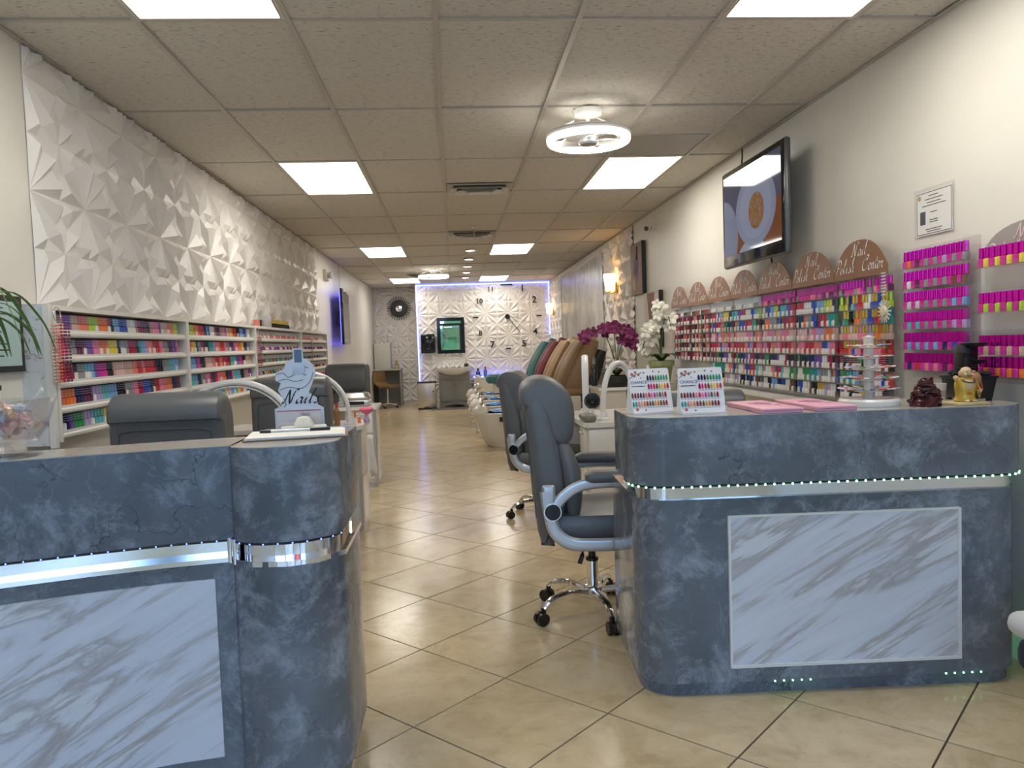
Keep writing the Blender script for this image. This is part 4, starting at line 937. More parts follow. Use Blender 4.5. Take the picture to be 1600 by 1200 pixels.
def half(z, R, d): return [(R*math.cos(PI+PI*i/16), -.12+d*math.sin(PI+PI*i/16), z) for i in range(17)]+[(R,.26,z),(-R,.26,z)]
MB().loft([half(.70,.16,.16), half(.74,.27,.22), half(.79,.35,.26), half(.835,.375,.27), half(.86,.38,.27), half(.86,.34,.22), half(.80,.27,.16)]).build('basin', WHITE, vn)
fa = MB().tube(smooth_path([(0,.18,.86),(0,.17,.94),(0,.10,.95),(0,.06,.92)]), .014, 8).build('faucet', CHROME, vn)
for s in (-1,1): MB().tube([(s*.09,.18,.86),(s*.09,.18,.91),(s*.13,.16,.93)], .012, 8).build('tap_handle', CHROME, fa)
small_bottle('soap_bottle', 'clear soap pump bottle on the vanity sink', (-.24, 16.86, .862), .035, .11, CLEARB, WHITE)
small_bottle('candle_jar', 'dark candle jar with pink label on the vanity sink', (.27, 16.86, .862), .045, .07, mat('dark_jar', (.03,.02,.03), .2), mat('pink_label', (.7,.45,.42), .5), 'candle', .09)
fm = thing('floor_mat', 'thin dark grey mat in front of the vanity', 'mat', (-.05, 16.22, 0)); MB().rbox(-.45,.45,-.22,.22,.0,.012,.004).build('pad', mat('mat_grey', (.10,.10,.10), .8), fm)
tc = thing('trash_can', 'brushed steel rectangular pedal trash can by the vanity', 'trash can', (-.59, 16.42, 0))
MB().rbox(-.19,.19,-.13,.13,.03,.56,.015).build('body', STEEL, tc); MB().rbox(-.20,.20,-.14,.14,.56,.585,.008).build('lid', BLACK, tc); MB().rbox(-.195,.195,-.135,.135,.0,.03,.006).build('base', BLACK, tc); MB().rbox(-.06,.06,-.165,-.12,.015,.05,.006).build('pedal', BLACK, tc); MB().cyl((.13,-.135,.38),(.13,-.125,.38),.015,10).build('latch', BLACK, tc)
# paper towel dispenser
pt = thing('towel_dispenser', 'black paper towel dispenser on the relief wall', 'dispenser', (-.545, YB-.065, 1.18)); MB().rbox(-.155,.155,-.10,.02,.0,.42,.03,3).build('housing', GLOSSBLACK, pt); MB().box(-.13,.13,-.104,-.10,.05,.06).build('slot', BLACK, pt); MB().box(-.03,.03,-.103,-.10,.10,.105).build('mark', SILVER, pt)
# framed mirror
mr = thing('wall_mirror', 'black framed mirror above the vanity sink', 'mirror', (-.04, YB-.055, 1.16)); w_, h_ = .30, .78
fr_ = MB()
for a in ((-w_,-w_+.075,0,h_),(w_-.075,w_,0,h_),(-w_+.075,w_-.075,0,.075),(-w_+.075,w_-.075,h_-.075,h_)): fr_.box(a[0],a[1],-.03,.01,a[2],a[3])
fr_.build('frame', GLOSSBLACK, mr); MB().box(-w_+.07,w_-.07,-.012,-.006,.07,h_-.07).build('glass', mat('mirror_silver', (.92,.93,.93), .01, 1), mr)
# clock numerals
ck = thing('wall_clock', 'giant wall clock of loose black numerals around a small hub with two hands', 'clock', (1.215, YB-.06, 1.925))
NUM = mat('clock_black', (.01,.01,.01), .4)
MB().cyl((0,-.015,0),(0,.012,0),.055,24).build('hub', NUM, ck)
for i in range(1, 13):
    a = PI/2-2*PI*i/12; R = .70; x, z = R*math.cos(a), R*math.sin(a)
    if i in (12,3,6,9): MB().box(x-(.13 if i == 12 else .06),x+(.13 if i == 12 else .06),-.012,.012,z-.015,z+.015).build('marker_bar', NUM, ck)
    else: text('numeral', str(i), .2 if i in (1,2,4,5,7) else .15, NUM, ck, (x,-.006,z), (PI/2,0,0), .008, .004)
MB().tube([(0,-.02,0),(.27,-.02,-.42*.85)], .008, 6).build('hour_hand', NUM, ck); MB().tube([(-.05,-.02,.01),(.30,-.02,-.05)], .005, 6).build('minute_hand', NUM, ck)
text('minute_dots', '- - - -', .07, NUM, ck, (0,-.004,.38), (PI/2,0,0), .002)
# blue led outline of the back wall
ld = thing('led_strip', 'blue led strip light outlining the back relief wall', 'led strip', (0, YB-.05, 0)); LS = mat('blue_tape', (.2,.25,1), .4, emit=(.25,.32,1), es=3.2)
MB().box(-.77,-.745,-.008,.008,.45,2.66).build('strip', LS, ld); MB().box(-.77,XR-.02,-.008,.008,2.645,2.67).build('strip', LS, ld); MB().box(XR-.05,XR-.03,-.008,.008,1.5,2.645).build('strip', LS, ld)
# sunburst mirror on the alcove wall
sbm = thing('sunburst_mirror', 'round black sunburst mirror on the alcove wall', 'mirror', (-1.22, YA-.05, 2.23))
MB().lathe([(.07,-.02),(.17,-.03),(.20,-.01),(.20,.0)], 32, Matrix.Rotation(PI/2,4,'X')).build('frame', BLACK, sbm); MB().lathe([(.075,.024),(.07,.026)], 24, Matrix.Rotation(PI/2,4,'X')).build('glass', MATS['mirror_silver'], sbm)
for i in range(28):
    a = 2*PI*i/28; MB().cyl((.19*math.cos(a),0,.19*math.sin(a)),(.26*math.cos(a),0,.26*math.sin(a)),.008,6).ball((.265*math.cos(a),0,.265*math.sin(a)),.012,8).build('ray', BLACK, sbm)
# alcove desk, mirror box, shell chair
dk = thing('side_desk', 'grey side desk in the alcove', 'desk', (-1.49, 17.70, 0)); DG = mat('desk_grey', (.30,.295,.28), .5)
MB().box(-.31,.31,-.30,.30,.82,.85).build('desk_top', mat('desk_top', (.45,.44,.41), .4), dk); MB().box(-.30,-.27,-.28,.28,0,.82).build('side_panel', BLACK, dk); MB().box(.27,.30,-.28,.28,0,.82).build('side_panel', DG, dk); MB().box(-.27,.27,.24,.27,.0,.82).build('back_panel', DG, dk)
bx = thing('cabinet_mirror', 'pale cabinet with mirrored front standing on the side desk', 'cabinet', (-1.60, 17.72, .851)); MB().rbox(-.19,.17,-.14,.14,0,.58,.006).build('body', mat('pale_sage', (.55,.54,.46), .4), bx); MB().box(.17,.185,-.14,.14,0,.58).build('edge', mat('lilac_edge', (.35,.33,.42), .4), bx)
fg = thing('figurine', 'small gold figurine on the side desk', 'figurine', (-1.29, 17.58, .851)); MB().lathe([(.05,0),(.055,.03),(.035,.07),(.045,.11),(.02,.14)], 14).ball((0,0,.165),.035,10).build('body', mat('dull_gold', (.42,.32,.16), .4, .3), fg)
sc2 = thing('shell_chair', 'brown shell swivel chair on chrome star base at the side desk', 'chair', (-1.48, 17.12, 0), math.radians(-30)); BRN = m_leather('brown_leather', (.21,.12,.05))
rg = []
for i in range(9):
    u = i/8; x = .20-.40*min(1,u*1.7); z = .44+max(0,u-.45)*.62; w = .22*(1-.25*max(0,u-.75)*4*.6)
    rg.append([(x+p, q, z+.04*abs(q/.22)**2) for p, q in rrect(-.025,.025,-w,w,.02,3)] if u > .5 else [(x, q, z+p+.05*abs(q/.22)**2) for p, q in rrect(-.025,.025,-w,w,.02,3)])
MB().loft(rg).build('shell', BRN, sc2)
MB().cyl((0,0,.1),(0,0,.42),.02,12).build('column', CHROME, sc2)
for k in range(5):
    a = 2*PI*k/5; lg = MB().tube([(.0,0,.1),(.24*math.cos(a),.24*math.sin(a),.07)], .016, 8).build('leg', CHROME, sc2); MB().ball((.24*math.cos(a),.24*math.sin(a),.032),.032,10).build('caster', BLACK, lg)

# ================================================================== left wall things
tv = thing('wall_television', 'flat television on a wall arm glowing blue behind on the left wall', 'television', (-1.685, 12.4, 1.82), math.radians(94))
MB().rbox(-.74,.74,-.02,.02,-.42,.42,.008).build('case', GLOSSBLACK, tv); MB().box(-.72,.72,-.0225,-.02,-.40,.40).build('screen', mat('tv_grey_screen', (.10,.10,.11), .08), tv)
MB().box(-.12,.12,.02,.10,-.12,.12).build('mount', BLACK, tv)
lb = MB().box(-.735,-.715,.02,.028,-.40,.40).box(-.715,.715,.02,.028,.385,.40).box(-.715,.715,.02,.028,-.40,-.385).build('led_tape', mat('tv_blue', (.1,.1,1), .4, emit=(.08,.08,1), es=5), tv)
MB().tube([(.05,.075,.42),(.05,.08,.85)], .005, 5).build('cable', mat('cable_white', (.6,.58,.55), .5), tv)
el = thing('emergency_light', 'white emergency light box high on the left wall', 'emergency light', (XL, 11.32, 2.40)); MB().rbox(0,.05,-.10,.10,-.08,.08,.008).build('housing', mat('beige_plastic', (.62,.58,.46), .4), el)
for s in (-1,1): MB().lathe([(.03,0),(.05,.05),(.052,.06)], 14, Matrix.Translation((.05,s*.05,.0)) @ Matrix.Rotation(PI/2,4,'Y')).build('lamp_head', mat('lens_grey', (.45,.44,.42), .2), el)
# shelf end column, swatches, notice frame, calendar, plant
ec = thing('shelf_end_board', 'worn white painted board at the shop front end of the wall shelf', 'board', (XL, 3.375, .96)); MB().box(.0,.10,.0,.02,0,.60).build('board', m_paint('worn_white', (.66,.68,.68), .6, .3), ec); MB().box(.10,.125,-.005,.022,-.01,.60).build('edge_strip', SH, ec)
m = MATS['worn_white']; n, l, b = nt(m); v = coords(n, l); l.new(ramp(n, l, noise(n, l, v, 14, 8, .7, 1.5), [(.35,(.30,.22,.20)),(.42,(.62,.64,.65)),(.8,(.72,.74,.75))]), b.inputs['Base Color'])
nf = thing('notice_frame', 'black framed pale green notice on the left wall', 'frame', (XL+.003, 3.125, 1.435)); MB().box(0,.02,-.24,.24,-.155,.155).build('frame', BLACK, nf); MB().box(.02,.022,-.215,.215,-.13,.13).build('sheet', mat('notice_mint', (.42,.56,.56), .35), nf)
tl = MB()
for k in range(9): wd = (.10,.14,.06,.05,.06,.05,.14,.15,.08)[k]; tl.box(.0222,.0226,.05-wd/2,.05+wd/2,.10-.024*k,.105-.024*k)
tl.build('text_lines', INK, nf)
cl_ = thing('wall_calendar', 'white paper calendar hanging below the notice frame', 'calendar', (XL+.002, 3.07, 1.10)); MB().box(0,.006,-.17,.13,-.16,.13).build('pages', PAPER, cl_); MB().box(.006,.012,-.17,.13,.11,.13).build('binding', BLACK, cl_); MB().box(.006,.0066,-.12,.10,.05,.065).box(.006,.0066,-.15,.11,-.03,-.028).box(.006,.0066,-.02,-.018,-.15,.03).build('print', INK, cl_)
pnt = thing('spider_plant', 'green spider plant leaves hanging over the notice frame', 'plant', (-1.63, 2.62, 1.46)); LEAF = mat('leaf_green', (.10,.20,.05), .45)
for i in range(9):
    a = .2+.2*i; L_ = .30+.05*(i % 3); rise = (.14,.06,.10,.02,.12,.04,.09,.0,.05)[i]
    P = smooth_path([(0,0,.0),(L_*.4*math.cos(a),L_*.5*math.sin(a),rise),(L_*.6*math.cos(a),L_*.85*math.sin(a),rise*.5-.04),(L_*.7*math.cos(a),L_*1.0*math.sin(a),-.12)])
    MB().tube(P, [.011*math.sin(PI*(.12+.85*q/(len(P)-1))) for q in range(len(P))], 6, False, (.15,1)).build('leaf', LEAF, pnt)
MB().lathe([(.04,-.16),(.06,-.06),(.062,-.02),(.05,-.03)], 16).tube([(0,.05,-.02),(0,.02,.2),(-.15,0,.35)], .003, 5).build('pot', WHITEM, pnt)
def swatch(loc, cols, lab, L_=.26, ax='y'):
    t = thing('swatch_ring', lab, 'color swatches', loc); MB().tube([(.0,.03*math.cos(2*PI*i/16),.03*math.sin(2*PI*i/16)) for i in range(16)], .002, 5, True).build('ring', CHROME, t)
    for k, c in enumerate(cols):
        y = -.03+.03*k; st_ = MB().box(-.004+.004*k,-.002+.004*k,y-.006,y+.006,-.03-L_,-.025).build('stick', ACRYL, t)
        tp_ = MB()
        for q in range(int(L_/.014)):
            for s in (-1,1): tp_.rbox(-.005+.004*k,.001+.004*k,y+(.006 if s > 0 else -.020),y+(.020 if s > 0 else -.006),-.05-q*.014,-.041-q*.014,.002,1)
        tp_.build('nail_tips', mat('tips_'+c, NAMED[c], .2), st_)['kind'] = 'stuff'
    return t
swatch((XL+.145, 3.40, 1.515), ['nude','coral','crimson','plum'], 'ring of hanging nail color sticks at the shop front end of the white shelf')
swatch((XL+.145, 6.80, 1.50), ['crimson','plum','brown'], 'ring of dark red nail color sticks on the shelf joint')
swatch((XL+.145, 9.3, 1.50), ['brown','nude'], 'ring of brown nail color sticks on the far shelf')
# ================================================================== right wall things
tv2 = thing('wall_television', 'flat television showing a bowl of food on the right wall', 'television', (2.05, 5.06, 2.165))
MB().rbox(-.03,.012,-.535,.535,-.35,.345,.018,3).build('case', mat('dark_silver', (.16,.16,.17), .3, .5), tv2); MB().rbox(-.034,-.02,-.525,.525,-.34,.335,.012,2).build('bezel', GLOSSBLACK, tv2)
m = mat('tv_picture', (.02,.02,.03), .05); n, l, b = nt(m); v = coords(n, l)
sx = n.new('ShaderNodeSeparateXYZ'); l.new(v, sx.inputs[0])
def blob(cy, cz, ry, rz):
    mp = n.new('ShaderNodeMapping'); mp.inputs['Location'].default_value = (0,-cy/ry,-cz/rz); mp.inputs['Scale'].default_value = (0,1/ry,1/rz); l.new(v, mp.inputs[0]); g = n.new('ShaderNodeVectorMath'); g.operation = 'LENGTH'; l.new(mp.outputs[0], g.inputs[0])
    return ramp(n, l, g.outputs['Value'], [(.0,(1,1,1)),(.97,(1,1,1)),(1.0,(0,0,0))])
c = mix(n, l, ramp(n, l, sx.outputs[2], [(.0,(1,1,1)),(.02,(0,0,0))]), (.05,.06,.11), (.13,.045,.02))
c = mix(n, l, blob(.52,-.14,.3,.28), c, (.15,.18,.27)); c = mix(n, l, blob(-.02,-.33,.26,.14), c, (.22,.26,.36))
c = mix(n, l, blob(-.08,.0,.34,.25), c, (.18,.21,.32)); c = mix(n, l, blob(-.08,.0,.27,.2), c, (.21,.24,.36))
mz = n.new('ShaderNodeMath'); mz.operation = 'MULTIPLY'; l.new(blob(-.10,-.02,.13,.12), mz.inputs[0]); l.new(ramp(n, l, noise(n, l, v, 28, 5, .7), [(.35,(.4,.4,.4)),(.5,(1,1,1))]), mz.inputs[1])
c = mix(n, l, mz.outputs[0], c, (.20,.10,.03))
l.new(c, b.inputs['Base Color']); l.new(c, b.inputs['Emission Color']); b.inputs['Emission Strength'].default_value = .3
MB().box(-.036,-.034,-.49,.49,-.265,.30).build('screen', m, tv2); MB().box(.012,.12,-.15,.15,-.12,.12).build('mount', BLACK, tv2); MB().tube([(.08,.45,.33),(.10,.47,.46),(.10,.47,.52)], .006, 6).tube([(.08,-.05,-.3),(.10,-.05,-.46)], .006, 6).build('cable', BLACK, tv2)
ct = thing('certificate', 'white certificate with photo in a clear sleeve on the right wall', 'certificate', (XR-.003, 3.35, 1.855)); MB().box(-.004,0,-.145,.145,-.115,.115).build('sleeve', ACRYL, ct); pg = MB().box(-.003,-.001,-.13,.13,-.10,.10).build('page', PAPER, ct)
tl = MB()
for k, (wd, z) in enumerate(((.07,.075),(.13,.06),(.10,.045),(.17,.032),(.05,.0),(.06,-.035),(.06,-.045),(.12,-.075),(.10,-.085))): tl.box(-.0034,-.003,-wd/2-.0,wd/2,z,z+.0035)
tl.box(-.0034,-.003,-.125,-.122,-.095,.095).box(-.0034,-.003,.122,.125,-.095,.095).box(-.0034,-.003,-.122,.122,.092,.095).box(-.0034,-.003,-.122,.122,-.095,-.092).build('print', INK, pg); MB().box(-.0034,-.003,.06,.10,-.05,.01).build('portrait', mat('photo_dark', (.06,.07,.10), .4), pg); MB().cyl((-.0036,.105,.075),(-.003,.105,.075),.012,14).build('seal', mat('seal_gold', (.5,.35,.12), .4), pg)
sc_ = thing('security_camera', 'small white security camera high on the right wall', 'camera', (XR, 8.16, 2.53)); MB().lathe([(.03,0),(.03,.02),(.012,.025)], 12, Matrix.Rotation(-PI/2,4,'Y')).cyl((-.02,0,0),(-.07,-.02,-.01),.01,8).build('bracket', WHITE, sc_); MB().cyl((-.05,.03,-.02),(-.10,-.06,-.035),.032,14).build('body', WHITE, sc_); MB().cyl((-.10,-.06,-.035),(-.102,-.064,-.0355),.026,14).build('lens', GLOSSBLACK, sc_)
def canvas(lab, y0, y1, z0, z1, base, mark):
    t = thing('canvas_picture', lab, 'picture', (XR, (y0+y1)/2, (z0+z1)/2)); hy, hz = (y1-y0)/2, (z1-z0)/2
    MB().box(-.05,-.004,-hy,hy,-hz,hz).build('stretcher', BLACK, t); MB().box(-.052,-.05,-hy,hy,-hz,hz).build('print', base, t); return t
cv = canvas('brown canvas picture of a purple orchid and sliced fruit on the right wall', 8.53, 9.06, 1.84, 2.43, mat('canvas_brown', (.24,.15,.10), .6), None)
PUR = mat('print_purple', (.14,.06,.16), .6)
mb = MB()
for (y, z, r) in ((.02,.0,.07),(-.06,.06,.06),(.08,.07,.05),(-.04,-.07,.06),(.10,-.03,.05),(.0,.13,.04)): mb.lathe([(r,0),(r*.9,.001)], 12, Matrix.Translation((-.052,y,z)) @ Matrix.Rotation(-PI/2,4,'Y') @ Matrix.Diagonal((1.3,1,1,1)))
mb.build('flower_print', PUR, cv); MB().lathe([(.07,0),(.07,.001)], 18, Matrix.Translation((-.0522,.1,-.17)) @ Matrix.Rotation(-PI/2,4,'Y')).build('fruit_print', mat('print_fruit', (.42,.30,.20), .6), cv)
MB().tube([(-.0525,-.05,.1),(-.0525,-.08,.25)], .012, 6).build('bottle_print', mat('print_dark', (.03,.02,.03), .5), cv)
cv2 = canvas('white canvas picture of a bare reddish tree by the white orchid', 7.86, 8.45, 1.24, 1.83, mat('canvas_white', (.66,.63,.58), .6), None)
MB().loft([[(-.0525,.02-.16*k,z),(-.0525,.02+.16*k,z),(-.0535,.02+.16*k,z),(-.0535,.02-.16*k,z)] for k, z in ((1.0,.285),(.75,.15),(.5,.0),(.8,-.12),(.4,-.22),(.1,-.28))], True, False).build('tree_print', mat('print_red', (.25,.10,.07), .6), cv2)
def sconce(y, z, lab):
    t = thing('wall_sconce', lab, 'wall lamp', (XR-.03, y, z), 0, 'glass wall sconces'); MB().rbox(-.03,.0,-.04,.04,-.12,.02,.008).tube([(-.02,0,-.10),(-.09,0,-.12),(-.09,0,-.08)], .01, 8).build('bracket', mat('brass', (.45,.33,.15), .35, .8), t)
    MB().loft([[(x-.09,yy,zz) for x, yy in rrect(-a,a,-a,a,.02,3)] for a, zz in ((.05,-.09),(.065,.04),(.075,.13))], False).build('shade', mat('sconce_glass', (.9,.75,.45), .4, emit=(1,.62,.25), es=5), t); return t
sconce(9.97, 2.06, 'glowing glass wall lamp on the relief strip by the canvas pictures'); sconce(16.3, 2.02, 'glowing glass wall lamp in the far right corner')
# ================================================================== things on the right counter
RCM = Matrix.Translation((.632, 2.715, 0)) @ Matrix.Rotation(math.radians(-3), 4, 'Z')
def onrc(x, y): p = RCM @ Vector((x, y, 0)); return (p.x, p.y, 1.0405)
SW4 = [['black','navy','plum','green','green','green','teal','green'],['crimson','magenta','red','brown','gold','yellow','orange','red'],['brown','crimson','brown','plum','brown','pink','red','pink','magenta','grey','brown','grey','crimson'],['teal','teal','coral','nude','orange','brown','brown','brown','gold','orange','brown','brown','crimson']]
def chance(lab, x, y, rz):
    lx, ly, lz = onrc(x, y)
    t = thing('sample_card', lab, 'sample card', (lx, ly, lz), rz, 'nail sample cards')
    T = Matrix.Rotation(math.radians(-14), 4, 'X')
    def bx(mb, a): return mb.box(*a, M=T)
    MB().prism(rrect(-.085,.085,.008,.175,.008,3), -.003, .0, 'y', M=T).build('card', mat('card_white', (.80,.80,.82), .35), t)
    MB().prism([(-.004,0),(.075,0),(.045,.16)], -.08, -.077, 'x').prism([(-.004,0),(.075,0),(.045,.16)], .077, .08, 'x').box(-.085,.085,-.018,.0,0,.008).build('easel_foot', MATS['card_white'], t)
    for r, cs in enumerate(SW4):
        z = .128-.033*r; n_ = len(cs); x0 = -.008 if r < 2 else -.078
        for k, c in enumerate(cs):
            xx = x0+.0115*k+(.002 if r < 2 else 0)
            mb = MB(); mb.loft([[(xx+a*w, -.003-b_*h, zz) for a, b_ in ((-1,0),(-.6,.8),(.6,.8),(1,0))] for zz, w, h in ((z,.0042,.003),(z+.010,.0048,.004),(z+.017,.0036,.003),(z+.021,.0012,.001))])
            mb.v = [tuple(T @ Vector(p)) for p in mb.v]
            mb.build('nail_tip', mat('tip_'+c, NAMED[c], .15), t)
        tk = MB()
        for k in range(n_): bx(tk, (x0+.0115*k-.001,x0+.0115*k+.005,-.0034,-.003,z-.006,z-.0045))
        tk.build('tick_marks', INK, t)['kind'] = 'stuff'
    o = text('lettering', 'CHANCE', .017, mat('brand_navy', (.03,.05,.16), .5), t, T @ Vector((-.046,-.0034,.122)), (PI/2-math.radians(14),0,0), .0003)
    tk = MB(); bx(tk, (-.078,-.03,-.0034,-.003,.106,.109)); bx(tk, (-.03,-.02,-.0034,-.003,.1065,.1085)); tk.build('tagline', INK, t)
    fl = MB()
    for (a, c, r) in ((-.07,.155,.007),(-.055,.162,.006),(-.06,.148,.005),(-.043,.152,.005),(-.02,.16,.004),(.02,.163,.004),(.045,.16,.004),(-.035,.14,.003),(-.065,.018,.007),(-.03,.014,.004)):
        fl.lathe([(r,0),(r*.8,.0006)], 6, T @ Matrix.Translation((a,-.003,c)) @ Matrix.Rotation(PI/2,4,'X'))
    fl.build('blossom_print', mat('blossom', (.45,.12,.08), .5), t)['kind'] = 'stuff'
    tw_ = MB().tube([T @ Vector(p) for p in ((-.083,-.0034,.138),(-.06,-.0034,.152),(-.03,-.0034,.16))], .0012, 5).build('twig_print', mat('twig', (.12,.05,.03), .6), t)
chance('white sample card with rows of nail tips at the rounded counter end', .112, .17, math.radians(12))
chance('white sample card with rows of nail tips beside the pink boxes', .282, .085, math.radians(1))
PB = mat('pink_box', (.80,.42,.52), .35)
for i, (x, y, rz, lab) in enumerate(((.54,.19,.0,'flat pink box with purple print beside the sample card'),(.745,.205,.0,'flat pink box with purple print beside the spinning swatch tower'))):
    lx, ly, lz = onrc(x, y); t = thing('pink_box', lab, 'box', (lx, ly, lz), rz, 'flat pink boxes')
    MB().rbox(-.075,.075,-.185,.185,0,.009,.002).build('base', mat('pink_box_base', (.70,.36,.50), .4), t); MB().rbox(-.077,.077,-.187,.187,.0095,.018,.002).build('lid', PB, t)
    pm = MB()
    for (a, c, r) in ((-.02,.05,.022),(.01,.07,.018),(.03,.04,.02),(.0,.02,.02),(.02,-.01,.015),(.04,-.04,.014)): pm.lathe([(r,.0182),(r*.8,.0185)], 7, Matrix.Translation((a,c,0)))
    pm.build('printed_flowers', mat('print_plum', (.33,.10,.26), .5), t)
# spinning swatch tower
lx, ly, lz = onrc(.955, .19); tw = thing('swatch_tower', 'white turntable tower with tiers of fanned color swatches', 'display stand', (lx, ly, lz))
MB().lathe([(.11,0),(.112,.008),(.112,.020),(.105,.028),(.02,.03)], 36).build('turntable', WHITE, tw); MB().cyl((0,0,.03),(0,0,.24),.018,14).ball((0,0,.25),.02,10).lathe([(.026,.265),(.004,.24)], 10).build('column', mat('tower_cream', (.72,.68,.60), .4), tw)
TC = ['red','white','sky blue','green','pale pink','white','coral','blue','white','nude','lilac','white']
for tier in range(5):
    z = .052+tier*.042; R = .105-.008*tier
    d = MB().lathe([(.02,z),(R*.5,z+.002),(R*.5,z+.004),(.02,z+.006)], 20).build('tier_disc', MATS['tower_cream'], tw)
    for k in range(16):
        a = 2*PI*k/16+tier*.2; c = TC[(k*5+tier*3) % 12]; Mx = Matrix.Rotation(a,4,'Z') @ Matrix.Translation((0,0,z+.003)) @ Matrix.Rotation(-.10,4,'Y')
        MB().rbox(R*.45,R*.8,-.006,.006,0,.002,.0008,1,Mx).build('stick', MATS['tower_cream'], d)
        MB().rbox(R*.75,R*1.08,-.008,.008,-.001,.004,.002,1,Mx).build('color_tip', mat('tip_'+c, NAMED[c], .15), d)
# carved red toad
lx, ly, lz = onrc(1.115, .085); fr = thing('toad_figurine', 'dark red carved toad figurine on a heap of coins', 'figurine', (lx, ly, lz)); RW_ = mat('dark_red_resin', (.06,.008,.012), .18)
mb = MB(); rn = random.Random(5)
for k in range(46):
    a = rn.uniform(0,2*PI); q = rn.random(); R = .056*(1-.35*q); zz = .006+.042*q; mb.lathe([(.014,0),(.014,.005)], 10, Matrix.Translation((R*math.cos(a), R*math.sin(a)*.85, zz)) @ Matrix.Rotation(rn.uniform(-.7,.7),4,'X') @ Matrix.Rotation(rn.uniform(-.7,.7),4,'Y'))
mb.lathe([(.055,0),(.05,.02),(.035,.045)], 16).build('coin_heap', RW_, fr)
MB().ball((.0,.0,.062),.036,14,(1.15,1,.8)).ball((-.012,-.022,.088),.024,12,(1.2,1,.8)).ball((-.022,-.034,.103),.007,8).ball((.002,-.036,.103),.007,8).ball((-.034,-.016,.05),.016,10).ball((.034,-.012,.05),.018,10).ball((.036,.02,.055),.017,10).tube(smooth_path([(-.03,-.045,.082),(-.01,-.052,.079),(.012,-.044,.082)]),.002,6).build('toad', RW_, fr)
for k in range(9): a = 2.2*k; MB
# wooden tray, cup and laughing golden figure
lx, ly, lz = onrc(1.265, .095); ty = thing('wooden_tray', 'small pale wooden board under the golden figurine', 'board', (lx, ly, lz), .1); MB().rbox(-.065,.065,-.06,.06,0,.010,.002).build('board', mat('pale_wood', (.62,.50,.28), .4), ty)
lx, ly, lz = onrc(1.25, .24); cp = thing('paper_cup', 'white patterned paper cup behind the red toad', 'cup', (lx, ly, lz)); MB().lathe([(.028,0),(.034,.07),(.031,.07),(.026,.004)], 20).build('cup', mat('cup_white', (.70,.66,.58), .5), cp); MB().lathe([(.0305,.02),(.0325,.045)], 20, cap=False).build('print_band', mat('cup_print', (.45,.42,.36), .5), cp)
lx, ly, lz = onrc(1.27, .09); bd = thing('laughing_figurine', 'golden laughing round bellied figurine carrying a sack', 'figurine', (lx, ly, lz+.0105)); GOLD = mat('gold_robe', (.62,.40,.06), .25, .25); SKIN = mat('figure_skin', (.66,.46,.26), .35)
rb = [(.036,0),(.040,.006),(.034,.02),(.036,.04),(.040,.058),(.036,.075),(.026,.09)]
MB().loft([[((R*(1+.05*math.cos(7*a+z*60)))*math.cos(a), R*.8*(1+.05*math.cos(7*a+z*60))*math.sin(a), z) for a in [2*PI*i/28 for i in range(28)]] for R, z in rb]).loft([[(sx_*(.036+.012*u)+.004*math.cos(a), -.012*u+.014*math.cos(a), .078-.045*u+.012*math.sin(a)*(1+u)) for a in [2*PI*i/8 for i in range(8)]] for u in (0,.5,1) for sx_ in (1,)]).loft([[(-(.034+.010*u)+.004*math.cos(a), -.012*u+.014*math.cos(a), .078+.01*u+.010*math.sin(a)) for a in [2*PI*i/8 for i in range(8)]] for u in (0,.5,1)]).build('robe', GOLD, bd)
MB().ball((0,-.010,.062),.028,16,(1.05,.9,.95)).ball((0,-.004,.108),.0215,16,(1,.95,1.02)).ball((-.022,0,.104),.006,8,(.6,1,1.8)).ball((.022,0,.104),.006,8,(.6,1,1.8)).ball((0,-.025,.107),.005,8).ball((-.011,-.019,.102),.008,8).ball((.011,-.019,.102),.008,8).ball((-.046,-.014,.090),.010,8).ball((.046,-.016,.040),.009,8).ball((-.014,-.03,.004),.010,8,(1,1.4,.6)).ball((.014,-.03,.004),.010,8,(1,1.4,.6)).build('body', SKIN, bd)
fc = MB().tube(smooth_path([(-.010,-.0235,.099),(0,-.0255,.0955),(.010,-.0235,.099)]),.0016,6).tube([(-.011,-.0215,.113),(-.006,-.0235,.1145),(-.002,-.0235,.113)],.001,5).tube([(.002,-.0235,.113),(.006,-.0235,.1145),(.011,-.0215,.113)],.001,5).build('face_lines', mat('figure_dark', (.10,.03,.02), .4), bd)
MB().tube([(.024*math.cos(a),-.008+.026*math.sin(a)-.004,.084-.012*max(0,-math.sin(a))) for a in [2*PI*i/20 for i in range(20)]], .0026, 6, True).build('beads', mat('bead_dark', (.04,.05,.04), .3), bd)
MB().ball((.046,.012,.082),.024,14,(1,.9,1.15)).ball((.040,.008,.108),.008,8).build('sack', mat('sack_brown', (.42,.20,.09), .4), bd); MB().tube([(.06,-.004,.07),(.062,-.006,.04)],.004,6).build('tassel', mat('tassel_red', (.5,.08,.04), .5), bd)
MB().ball((-.006,-.036,.032),.006,8,(1.4,.4,1)).build('robe_motif', mat('motif_red', (.55,.10,.03), .4), bd)
